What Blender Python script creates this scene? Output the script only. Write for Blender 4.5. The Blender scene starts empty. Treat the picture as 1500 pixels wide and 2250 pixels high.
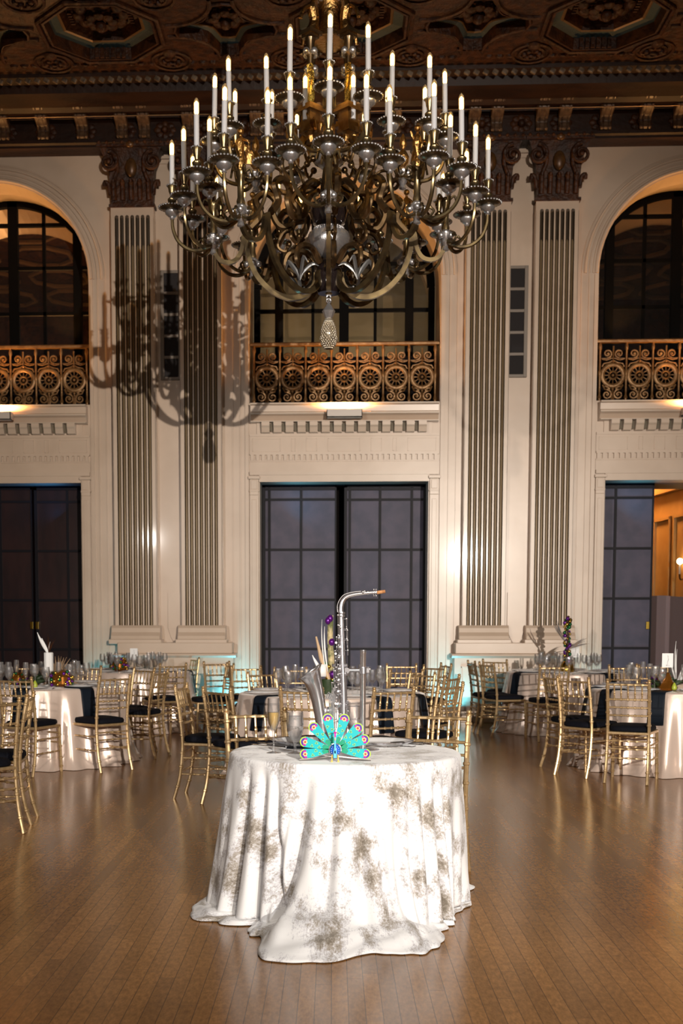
import bpy, bmesh, math, random
from math import sin, cos, pi, radians, sqrt, atan2
from mathutils import Vector, Matrix, Euler
random.seed(7)
scene = bpy.context.scene
C = scene.collection

# ---------------------------------------------------------------- camera
F, CX, CY = 2600.0, 617.0, 1575.0          # focal length and principal point for a 1500 x 2250 frame
YAW, PITCH, EYE = radians(2.5), radians(4.6), 1.41
cam_d = bpy.data.cameras.new('camera'); cam = bpy.data.objects.new('camera', cam_d); C.objects.link(cam)
cam.location = (0, 0, EYE); cam.rotation_euler = (pi / 2 - PITCH, 0, YAW)
cam_d.sensor_fit = 'VERTICAL'; cam_d.sensor_height = 36; cam_d.sensor_width = 24
cam_d.lens = F / 2250 * 36
cam_d.shift_x = (750 - CX) / 2250; cam_d.shift_y = (CY - 1125) / 2250
cam_d.dof.use_dof = True; cam_d.dof.focus_distance = 6.6; cam_d.dof.aperture_fstop = 4.0
scene.camera = cam
RV = Vector((cos(YAW), sin(YAW), 0)); FH = Vector((-sin(YAW), cos(YAW), 0)); ZV = Vector((0, 0, 1))
FV = FH * cos(PITCH) - ZV * sin(PITCH); UV = FH * sin(PITCH) + ZV * cos(PITCH)
def ray(px, py): return FV * F + RV * (px - CX) + UV * (CY - py)
def onY(px, py, Y):
    d = ray(px, py); t = Y / d.y
    return Vector((d.x * t, Y, EYE + d.z * t))
def onZ(px, py, Z):
    d = ray(px, py); t = (Z - EYE) / d.z
    return Vector((d.x * t, d.y * t, Z))
def wx(px, Y, py=1366): return onY(px, py, Y).x
def wz(py, Y, px=750): return onY(px, py, Y).z

# ---------------------------------------------------------------- light
YW = 16.9                                   # front plane of the back wall
world = bpy.data.worlds.new('world'); scene.world = world; world.use_nodes = True
bg = world.node_tree.nodes['Background']; bg.inputs[0].default_value = (1.0, 0.86, 0.70, 1); bg.inputs[1].default_value = 0.07
scene.view_settings.view_transform = 'Standard'; scene.view_settings.look = 'None'
scene.view_settings.gamma = 1.0; scene.view_settings.use_curve_mapping = False
scene.view_settings.exposure = 0.15
def light(kind, name, loc, energy, color, size=0.1, aim=None, spot=None, blend=.3, size_y=None, spread=None):
    d = bpy.data.lights.new(name, kind); o = bpy.data.objects.new(name, d); C.objects.link(o)
    d.energy = energy; d.color = color; o.location = loc
    if kind in ('POINT', 'SPOT'): d.shadow_soft_size = size
    if kind == 'AREA':
        d.size = size
        if size_y: d.shape = 'RECTANGLE'; d.size_y = size_y
        if spread: d.spread = spread
    if kind == 'SPOT': d.spot_size = spot; d.spot_blend = blend
    if aim is not None: o.rotation_euler = (Vector(aim) - Vector(loc)).to_track_quat('-Z', 'Y').to_euler()
    return o
AMBER = (1.0, .50, .14); CYAN = (.12, .62, 1.0)
# hard key from a stand behind the camera on the right, softer one from the left, pin spot on the small table
KEY = (4.9, -9.7, 3.75)
light('SPOT', 'key_spot', KEY, 15500, (1.0, .90, .79), .045, (-.3, 16.9, 2.4), radians(36), 1.0)
light('SPOT', 'left_spot', (-6.2, -6.5, 4.2), 4200, (1.0, .93, .86), .12, (2.2, 16.9, 1.6), radians(30), 1.0)
light('SPOT', 'pin_spot', (3.6, -2.4, 4.2), 640, (.95, .97, 1.0), .12, (.08, 5.6, .45), radians(17), .45)
light('SPOT', 'floor_pool', (1.6, -1.5, 8.1), 1350, (1.0, .88, .74), .12, (.9, 4.3, 0), radians(64), .3)
light('AREA', 'room_fill', (1.0, -7.0, 5.8), 170, (1.0, .86, .70), 5.0, (0, 12, 2.0))

# ---------------------------------------------------------------- materials
def mat(name, col=(.8, .8, .8), rough=.5, metal=0, spec=None, coat=0, emit=None, estr=1, bump=None, bscale=40, alpha=None, sheen=0):
    m = bpy.data.materials.new(name); m.use_nodes = True
    nt = m.node_tree; b = nt.nodes['Principled BSDF']
    b.inputs['Base Color'].default_value = (*col, 1); b.inputs['Roughness'].default_value = rough; b.inputs['Metallic'].default_value = metal
    if spec is not None: b.inputs['Specular IOR Level'].default_value = spec
    if coat: b.inputs['Coat Weight'].default_value = coat; b.inputs['Coat Roughness'].default_value = .08
    if sheen: b.inputs['Sheen Weight'].default_value = sheen
    if emit: b.inputs['Emission Color'].default_value = (*emit, 1); b.inputs['Emission Strength'].default_value = estr
    if bump:
        tc = nt.nodes.new('ShaderNodeTexCoord'); n = nt.nodes.new('ShaderNodeTexNoise'); n.inputs['Scale'].default_value = bscale; n.inputs['Detail'].default_value = 5
        bp = nt.nodes.new('ShaderNodeBump'); bp.inputs['Strength'].default_value = bump; bp.inputs['Distance'].default_value = .02
        nt.links.new(tc.outputs['Object'], n.inputs['Vector']); nt.links.new(n.outputs[0], bp.inputs['Height']); nt.links.new(bp.outputs[0], b.inputs['Normal'])
    return m
def varied(m, c2, scale=6, lo=.4, hi=.6, detail=4, stretch=(1, 1, 1), coord='Object'):
    nt = m.node_tree; b = nt.nodes['Principled BSDF']; c1 = b.inputs['Base Color'].default_value[:]
    tc = nt.nodes.new('ShaderNodeTexCoord'); mp = nt.nodes.new('ShaderNodeMapping'); mp.inputs['Scale'].default_value = stretch
    n = nt.nodes.new('ShaderNodeTexNoise'); n.inputs['Scale'].default_value = scale; n.inputs['Detail'].default_value = detail
    r = nt.nodes.new('ShaderNodeValToRGB'); r.color_ramp.elements[0].position = lo; r.color_ramp.elements[1].position = hi
    r.color_ramp.elements[0].color = c1; r.color_ramp.elements[1].color = (*c2, 1)
    nt.links.new(tc.outputs[coord], mp.inputs[0]); nt.links.new(mp.outputs[0], n.inputs['Vector']); nt.links.new(n.outputs[0], r.inputs[0]); nt.links.new(r.outputs[0], b.inputs['Base Color'])
    return m
M = {}
M['cream'] = varied(mat('cream_paint', (.53, .405, .305), .32, coat=.12, bump=.05, bscale=6), (.58, .45, .345), 1.6)
M['flute'] = varied(mat('flute_bronze_paint', (.17, .115, .06), .34, .2), (.24, .17, .095), 3, stretch=(1, 1, .25))
M['brown'] = varied(mat('carved_walnut', (.026, .008, .0025), .5, spec=.3, bump=1.0, bscale=18), (.060, .019, .005), 9)
M['brown_plain'] = varied(mat('walnut_beam', (.014, .0045, .002), .5, spec=.25, bump=.25, bscale=14), (.026, .009, .0035), 6, stretch=(.3, 1, 1))
M['teal'] = mat('teal_paint', (.03, .05, .052), .5, bump=.2)
M['giltline'] = mat('gilt_line', (.22, .13, .06), .4, .3)
M['rope'] = varied(mat('rope_gilt', (.17, .12, .075), .5, 0), (.07, .045, .025), 12)
M['rail_bronze'] = varied(mat('railing_bronze', (.16, .078, .026), .36, .45, bump=.25, bscale=60), (.24, .13, .05), 12)
M['black_frame'] = mat('black_window_frame', (.004, .0035, .003), .7, spec=.05)
M['pewter'] = mat('dark_pewter', (.20, .20, .20), .4, .7)
M['black'] = mat('dark_backing', (.006, .004, .004), .8, spec=.1)
M['flute_shade'] = mat('flute_recess_shade', (.045, .028, .014), .5)  # brown groove paint with the shade of the recess put into its colour
M['door'] = varied(mat('dark_mahogany', (.016, .007, .008), .36, spec=.3, bump=.1, bscale=5), (.026, .010, .010), 5, stretch=(1, 1, .3))
M['door_line'] = mat('door_bead', (.006, .005, .008), .5, spec=.15)
M['doorc'] = varied(mat('blue_grey_lacquer', (.066, .062, .092), .5, spec=.2, bump=.1, bscale=5), (.090, .078, .112), 4)
M['soffit'] = mat('doorway_soffit', (.07, .07, .08), .5)
M['grille'] = mat('speaker_cloth', (.018, .014, .014), .7, bump=.5, bscale=200)
M['grey_frame'] = mat('grille_frame', (.20, .16, .125), .5)
M['fix'] = mat('fixture_white', (.55, .48, .42), .4)
M['gold'] = varied(mat('gold_lacquer', (.50, .345, .17), .32, .68), (.60, .43, .24), 30)
M['navy'] = mat('navy_cushion', (.003, .0035, .007), .85, spec=.15, bump=.2, bscale=80)
M['napkin'] = mat('navy_satin', (.003, .007, .014), .65, spec=.25)
M['satin'] = mat('champagne_satin', (.62, .50, .43), .30, .25, sheen=.3)
M['china'] = mat('white_china', (.72, .73, .75), .12, coat=.5)
M['silver'] = mat('polished_silver', (.72, .71, .74), .20, .92)
M['steel'] = mat('cutlery_steel', (.30, .28, .27), .25, 1.0)
M['nickel'] = mat('chandelier_silver', (.52, .51, .52), .26, .82, bump=.15, bscale=90)
M['brass'] = varied(mat('chandelier_dark_brass', (.27, .20, .10), .26, .9), (.13, .095, .055), 8)
M['bronze'] = varied(mat('chandelier_bronze', (.13, .085, .045), .27, .92), (.24, .155, .075), 8)
M['giltfig'] = mat('chandelier_gilt', (.45, .26, .09), .28, 1.0, bump=.6, bscale=40)
M['darkball'] = mat('dark_glass_globe', (.012, .008, .008), .08, coat=.6)
M['candle'] = mat('candle_sleeve', (.50, .50, .52), .5)
M['filament'] = mat('lit_filament', (1, .8, .5), .3, emit=(1.0, .80, .42), estr=9)
M['white'] = mat('white_card', (.8, .8, .8), .6)
M['ink'] = mat('grey_ink', (.10, .10, .11), .7)
M['pampas'] = mat('dried_pampas', (.30, .20, .12), .9, bump=.5)
M['greenfoil'] = mat('green_beads', (.01, .12, .04), .2, .6)
M['purple'] = mat('purple_beads', (.12, .015, .22), .2, .5)
M['goldbead'] = mat('gold_beads', (.62, .42, .08), .2, 1.0)
M['leaf'] = mat('dark_leaf', (.02, .04, .012), .5)
M['pear'] = mat('green_pear', (.35, .42, .04), .35)
M['amberfoil'] = mat('amber_foil_vase', (.30, .11, .015), .2, .7)
M['wood_light'] = mat('pale_wood', (.50, .34, .20), .6)
def glass(name, tint=(1, 1, 1), body=.12, refl=.75):
    m = bpy.data.materials.new(name); m.use_nodes = True; nt = m.node_tree; nt.nodes.clear()
    out = nt.nodes.new('ShaderNodeOutputMaterial'); tr = nt.nodes.new('ShaderNodeBsdfTransparent'); gl = nt.nodes.new('ShaderNodeBsdfGlossy')
    df = nt.nodes.new('ShaderNodeBsdfDiffuse'); df.inputs[0].default_value = (.75, .75, .78, 1)
    lw = nt.nodes.new('ShaderNodeLayerWeight'); lw.inputs[0].default_value = .45
    ad = nt.nodes.new('ShaderNodeMath'); ad.operation = 'MULTIPLY_ADD'; ad.inputs[1].default_value = refl; ad.inputs[2].default_value = .05
    mx = nt.nodes.new('ShaderNodeMixShader'); m2 = nt.nodes.new('ShaderNodeMixShader'); m2.inputs[0].default_value = body
    tr.inputs[0].default_value = (*tint, 1); gl.inputs['Roughness'].default_value = .03
    nt.links.new(lw.outputs['Facing'], ad.inputs[0]); nt.links.new(ad.outputs[0], mx.inputs[0])
    nt.links.new(tr.outputs[0], m2.inputs[1]); nt.links.new(df.outputs[0], m2.inputs[2])
    nt.links.new(m2.outputs[0], mx.inputs[1]); nt.links.new(gl.outputs[0], mx.inputs[2]); nt.links.new(mx.outputs[0], out.inputs[0])
    return m
M['glass'] = glass('clear_glass', body=.055, refl=.9)
M['pane'] = glass('window_glass', (.80, .74, .66), .01, .22)
M['bulb'] = glass('amber_bulb_glass', (1.0, .74, .38), .10, .5)
M['champagne'] = mat('champagne', (.50, .31, .03), .08, 0, coat=.5)
M['water'] = glass('iced_water', (.86, .84, .82), .22)

# floor: narrow strips running to the back wall, waxed
def floor_mat():
    m = mat('maple_strip_floor', (.3, .18, .08), .26, spec=.32); nt = m.node_tree; b = nt.nodes['Principled BSDF']; N = nt.nodes.new; L = nt.links.new
    tc = N('ShaderNodeTexCoord'); sp = N('ShaderNodeSeparateXYZ'); L(tc.outputs['Object'], sp.inputs[0])
    def mth(op, a, v): q = N('ShaderNodeMath'); q.operation = op; L(a, q.inputs[0]); q.inputs[1].default_value = v; return q.outputs[0]
    row = mth('FLOOR', mth('DIVIDE', sp.outputs[0], .062), 0); wn = N('ShaderNodeTexWhiteNoise'); wn.noise_dimensions = '1D'; L(row, wn.inputs['W'])
    ad = N('ShaderNodeMath'); ad.operation = 'ADD'; L(sp.outputs[1], ad.inputs[0]); L(mth('MULTIPLY', wn.outputs['Value'], 5.4), ad.inputs[1])
    mp = N('ShaderNodeCombineXYZ'); L(ad.outputs[0], mp.inputs[0]); L(sp.outputs[0], mp.inputs[1])
    br = N('ShaderNodeTexBrick'); br.inputs['Scale'].default_value = 1.0; br.inputs['Brick Width'].default_value = 1.35; br.inputs['Row Height'].default_value = .062
    br.inputs['Mortar Size'].default_value = .0013; br.inputs['Mortar Smooth'].default_value = .2; br.offset = 0; br.inputs['Bias'].default_value = 0
    br.inputs['Color1'].default_value = (.37, .185, .062, 1); br.inputs['Color2'].default_value = (.26, .128, .042, 1); br.inputs['Mortar'].default_value = (.04, .018, .006, 1)
    L(mp.outputs[0], br.inputs['Vector'])
    n1 = N('ShaderNodeTexNoise'); n1.inputs['Scale'].default_value = 60; n1.inputs['Detail'].default_value = 8; n1.inputs['Roughness'].default_value = .75
    mp2 = N('ShaderNodeMapping'); mp2.inputs['Scale'].default_value = (1, .35, 1); L(tc.outputs['Object'], mp2.inputs[0]); L(mp2.outputs[0], n1.inputs['Vector'])
    r1 = N('ShaderNodeValToRGB'); r1.color_ramp.elements[0].position = .36; r1.color_ramp.elements[0].color = (.62, .58, .55, 1); r1.color_ramp.elements[1].position = .62; r1.color_ramp.elements[1].color = (1.12, 1.1, 1.08, 1)
    L(n1.outputs[0], r1.inputs[0])
    mx = N('ShaderNodeMix'); mx.data_type = 'RGBA'; mx.blend_type = 'MULTIPLY'; mx.inputs[0].default_value = 1
    L(br.outputs['Color'], mx.inputs[6]); L(r1.outputs[0], mx.inputs[7])
    n2 = N('ShaderNodeTexNoise'); n2.inputs['Scale'].default_value = 1.1; n2.inputs['Detail'].default_value = 4; L(tc.outputs['Object'], n2.inputs['Vector'])
    r2 = N('ShaderNodeValToRGB'); r2.color_ramp.elements[0].position = .3; r2.color_ramp.elements[0].color = (.8, .78, .76, 1); r2.color_ramp.elements[1].position = .7; r2.color_ramp.elements[1].color = (1.1, 1.1, 1.1, 1)
    L(n2.outputs[0], r2.inputs[0]); m3 = N('ShaderNodeMix'); m3.data_type = 'RGBA'; m3.blend_type = 'MULTIPLY'; m3.inputs[0].default_value = 1
    L(mx.outputs[2], m3.inputs[6]); L(r2.outputs[0], m3.inputs[7]); L(m3.outputs[2], b.inputs['Base Color'])
    rr = N('ShaderNodeMapRange'); rr.inputs[3].default_value = .13; rr.inputs[4].default_value = .28; L(n1.outputs[0], rr.inputs[0]); L(rr.outputs[0], b.inputs['Roughness'])
    bp = N('ShaderNodeBump'); bp.inputs['Strength'].default_value = .12; bp.inputs['Distance'].default_value = .002; L(br.outputs['Fac'], bp.inputs['Height']); bp.invert = True; L(bp.outputs[0], b.inputs['Normal'])
    return m
M['floor'] = floor_mat()
# tablecloth of the small table: white with grey-brown crackled blotches
def cloth_mat():
    m = mat('marbled_linen', (.8, .8, .8), .55, sheen=.25); nt = m.node_tree; b = nt.nodes['Principled BSDF']; N = nt.nodes.new; L = nt.links.new
    tc = N('ShaderNodeTexCoord')
    big = N('ShaderNodeTexNoise'); big.inputs['Scale'].default_value = 4.2; big.inputs['Detail'].default_value = 5; big.inputs['Roughness'].default_value = .62; L(tc.outputs['UV'], big.inputs['Vector'])
    fine = N('ShaderNodeTexNoise'); fine.inputs['Scale'].default_value = 85; fine.inputs['Detail'].default_value = 8; fine.inputs['Roughness'].default_value = .8; L(tc.outputs['UV'], fine.inputs['Vector'])
    s = N('ShaderNodeMath'); s.operation = 'MULTIPLY_ADD'; s.inputs[1].default_value = .55; L(fine.outputs[0], s.inputs[0]); L(big.outputs[0], s.inputs[2])
    r = N('ShaderNodeValToRGB'); e = r.color_ramp.elements
    e[0].position = .755; e[0].color = (.79, .795, .81, 1); e[1].position = .94; e[1].color = (.16, .135, .105, 1)
    q = e.new(.81); q.color = (.56, .56, .60, 1); q = e.new(.865); q.color = (.36, .325, .285, 1)
    L(s.outputs[0], r.inputs[0]); L(r.outputs[0], b.inputs['Base Color'])
    bp = N('ShaderNodeBump'); bp.inputs['Strength'].default_value = .25; bp.inputs['Distance'].default_value = .002; L(fine.outputs[0], bp.inputs['Height']); L(bp.outputs[0], b.inputs['Normal'])
    return m
M['linen'] = cloth_mat()

# ---------------------------------------------------------------- mesh helpers
class MB:
    def __init__(s): s.v = []; s.f = []; s.m = []; s.uv = None
    def add(s, vs, fs, mi=0):
        o = len(s.v); s.v += [tuple(v) for v in vs]; s.f += [tuple(i + o for i in f) for f in fs]; s.m += [mi] * len(fs); return s
    def box(s, x0, x1, y0, y1, z0, z1, mi=0):
        return s.add([(x0, y0, z0), (x1, y0, z0), (x1, y1, z0), (x0, y1, z0), (x0, y0, z1), (x1, y0, z1), (x1, y1, z1), (x0, y1, z1)],
                     [(0, 3, 2, 1), (4, 5, 6, 7), (0, 1, 5, 4), (1, 2, 6, 5), (2, 3, 7, 6), (3, 0, 4, 7)], mi)
    def cbox(s, c, d, mi=0, R=None):
        x, y, z = d[0] / 2, d[1] / 2, d[2] / 2
        vs = [Vector(p) for p in [(-x, -y, -z), (x, -y, -z), (x, y, -z), (-x, y, -z), (-x, -y, z), (x, -y, z), (x, y, z), (-x, y, z)]]
        if R is not None: vs = [R @ v for v in vs]
        return s.add([v + Vector(c) for v in vs], [(0, 3, 2, 1), (4, 5, 6, 7), (0, 1, 5, 4), (1, 2, 6, 5), (2, 3, 7, 6), (3, 0, 4, 7)], mi)
    def lathe(s, prof, c=(0, 0, 0), n=16, mi=0, lobes=0, amp=0, R=None, cap=True):
        vs = []
        for r, z in prof:
            for i in range(n):
                a = 2 * pi * i / n; k = 1 + (amp * cos(lobes * a) if lobes else 0)
                p = Vector((r * k * cos(a), r * k * sin(a), z))
                if R is not None: p = R @ p
                vs.append(p + Vector(c))
        fs = [(j * n + i, j * n + (i + 1) % n, (j + 1) * n + (i + 1) % n, (j + 1) * n + i) for j in range(len(prof) - 1) for i in range(n)]
        if cap:
            if prof[0][0] > 1e-4: fs.append(tuple(range(n))[::-1])
            if prof[-1][0] > 1e-4: fs.append(tuple((len(prof) - 1) * n + i for i in range(n)))
        return s.add(vs, fs, mi)
    def ball(s, c, r, n=10, mi=0, sc=(1, 1, 1)):
        k = max(4, n // 2 + 1); prof = [(max(1e-5, r * sin(pi * j / k)), -r * cos(pi * j / k)) for j in range(k + 1)]
        return s.lathe(prof, c, n, mi, R=Matrix.Diagonal(sc), cap=False)
    def tube(s, pts, rad, n=8, mi=0, cap=True, flat=1.0):
        pts = [Vector(p) for p in pts]; L = len(pts)
        if not isinstance(rad, (list, tuple)): rad = [rad] * L
        t0 = (pts[1] - pts[0]).normalized(); up = Vector((0, 0, 1)) if abs(t0.z) < .9 else Vector((0, 1, 0))
        a = t0.cross(up).normalized(); vs = []
        for i, p in enumerate(pts):
            t = (pts[min(i + 1, L - 1)] - pts[max(i - 1, 0)]).normalized()
            a = (a - t * a.dot(t))
            a = a.normalized() if a.length > 1e-6 else t.orthogonal().normalized()
            b = t.cross(a)
            for j in range(n):
                q = 2 * pi * j / n + pi / n; vs.append(p + (a * cos(q) * flat + b * sin(q)) * rad[i])
        fs = [(i * n + j, i * n + (j + 1) % n, (i + 1) * n + (j + 1) % n, (i + 1) * n + j) for i in range(L - 1) for j in range(n)]
        if cap: fs += [tuple(range(n))[::-1], tuple((L - 1) * n + j for j in range(n))]
        return s.add(vs, fs, mi)
    def prism(s, poly, y0, y1, mi=0):          # polygon in x,z pushed along y
        n = len(poly); vs = [(x, y0, z) for x, z in poly] + [(x, y1, z) for x, z in poly]
        return s.add(vs, [tuple(range(n)), tuple(range(n, 2 * n))[::-1]] + [(i + n, (i + 1) % n + n, (i + 1) % n, i) for i in range(n)], mi)
    def ext(s, prof, x0, x1, mi=0):            # moulding: profile in y,z swept along x
        n = len(prof); vs = [(x0, y, z) for y, z in prof] + [(x1, y, z) for y, z in prof]
        return s.add(vs, [tuple(range(n)), tuple(range(n, 2 * n))[::-1]] + [(i, i + n, (i + 1) % n + n, (i + 1) % n) for i in range(n)], mi)
    def build(s, name, mats, parent=None, smooth=False, fix=True, bevel=0, link=True):
        me = bpy.data.meshes.new(name); me.from_pydata(s.v, [], s.f)
        if not isinstance(mats, (list, tuple)): mats = [mats]
        for m in mats: me.materials.append(M[m] if isinstance(m, str) else m)
        for p, mi in zip(me.polygons, s.m): p.material_index = mi
        if fix:
            bm = bmesh.new(); bm.from_mesh(me); bmesh.ops.recalc_face_normals(bm, faces=bm.faces[:]); bm.to_mesh(me); bm.free()
        if smooth: me.shade_smooth()
        o = bpy.data.objects.new(name, me)
        if smooth and smooth != 'all': 
            me.set_sharp_from_angle(angle=radians(38 if smooth is True else smooth))
        if link: C.objects.link(o)
        if parent is not None: o.parent = parent
        if bevel:
            b = o.modifiers.new('bevel', 'BEVEL'); b.width = bevel; b.segments = 2; b.limit_method = 'ANGLE'
        return o
def tag(o, label=None, cat=None, group=None, kind=None):
    if label: o['label'] = label
    if cat: o['category'] = cat
    if group: o['group'] = group
    if kind: o['kind'] = kind
    return o
def thing(name, label, cat, loc=(0, 0, 0), rz=0, group=None):
    o = bpy.data.objects.new(name, None); C.objects.link(o); o.location = loc; o.rotation_euler = (0, 0, rz); o.empty_display_size = .1
    return tag(o, label, cat, group)
def struct(o): o['kind'] = 'structure'; return o
def copy_tree(o, parent=None):
    c = o.copy(); C.objects.link(c); c.parent = parent
    for ch in list(o.children): copy_tree(ch, c)
    return c
def arc(c, r, a0, a1, n, y=0):
    return [Vector((c[0] + r * cos(a0 + (a1 - a0) * i / n), y, c[1] + r * sin(a0 + (a1 - a0) * i / n))) for i in range(n + 1)]
def spline(pts, n=6):
    P = [Vector(p) for p in pts]; P = [P[0] * 2 - P[1]] + P + [P[-1] * 2 - P[-2]]; out = []
    for i in range(1, len(P) - 2):
        for k in range(n):
            t = k / n; a, b, c, d = P[i - 1], P[i], P[i + 1], P[i + 2]
            out.append(.5 * ((2 * b) + (c - a) * t + (2 * a - 5 * b + 4 * c - d) * t * t + (3 * b - a - 3 * c + d) * t ** 3))
    return out + [P[-2]]
def spiral(c, r, turns, a0, n=16, sgn=1, end=.25):   # scroll in x,z
    return [Vector((c[0] + r * (1 - (1 - end) * i / n) * cos(a0 + sgn * 2 * pi * turns * i / n), 0, c[1] + r * (1 - (1 - end) * i / n) * sin(a0 + sgn * 2 * pi * turns * i / n))) for i in range(n + 1)]

# ================================================================ the hall
XB = [wx(2, YW), wx(754, YW), wx(1510, YW)]              # axes of the three bays
BH = (wx(960, YW) - wx(548, YW)) / 2                     # half width of an opening
Z = lambda py, Y=YW: wz(py, Y, 754)
zWT = Z(333)                                             # top of the cream wall
zSPR = Z(607); zSILL = Z(885); zRAIL = Z(756)
zDOOR = Z(1056); XL, XR = -9.6, 9.4

fl = MB().box(XL, XR, -13, 17.9, -.2, 0).build('floor', 'floor'); struct(fl)

# ---- back wall: piers, spandrels over the arches, walls over the doors
w = MB(); T = .45
edges = [XL]
for xc in XB: edges += [xc - BH, xc + BH]
edges += [XR]
for i in range(0, 8, 2): w.box(edges[i], edges[i + 1], YW, YW + T, 0, zWT)
DH = (wx(937, YW) - wx(570, YW)) / 2
for xc in XB:
    w.box(xc - BH, xc + BH, YW, YW + T, zDOOR, zSILL)
    w.box(xc - BH, xc - DH, YW, YW + T, 0, zDOOR); w.box(xc + DH, xc + BH, YW, YW + T, 0, zDOOR)
    n = 28; pts = [(xc + BH * cos(pi * k / n), zSPR + BH * sin(pi * k / n)) for k in range(n + 1)]
    for k in range(n):
        a, b = pts[k], pts[k + 1]
        w.prism([a, (a[0], zWT), (b[0], zWT), b], YW, YW + T)
struct(w.build('wall_back', 'cream'))

# ---- mouldings on the wall
def strip(mb, x, z0, z1, wd=.018, d=.014): mb.box(x - wd / 2, x + wd / 2, YW - d, YW + .01, z0, z1)
t = MB(); zb = Z(1437)
for xc in XB:
    for sx in (-1, 1):
        for k, (off, wd, d) in enumerate([(.035, .05, .03), (.13, .016, .02), (.235, .016, .016)]): strip(t, xc + sx * (BH + off), 0.0, zSPR - .02 if k == 0 else zSPR, wd, d)
    for r0, d in ((BH + .035, .05), (BH + .075, .03), (BH + .13, .022), (BH + .19, .035), (BH + .235, .02)):
        ps = arc((xc, zSPR), r0, 0, pi, 44, YW - d * .3); t.tube(ps, d * .55, 8)
struct(t.build('trim_arch', 'cream', smooth=True))
t = MB()
gaps = [(XL, XB[0] - BH - .26), (XB[0] + BH + .26, XB[1] - BH - .26), (XB[1] + BH + .26, XB[2] - BH - .26), (XB[2] + BH + .26, XR)]
for a, b in gaps: t.box(a, b, YW - .05, YW, zWT - .07, zWT - .035); t.box(a, b, YW - .02, YW, zWT - .13, zWT - .115)
struct(t.build('trim_frieze', 'cream'))

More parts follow.
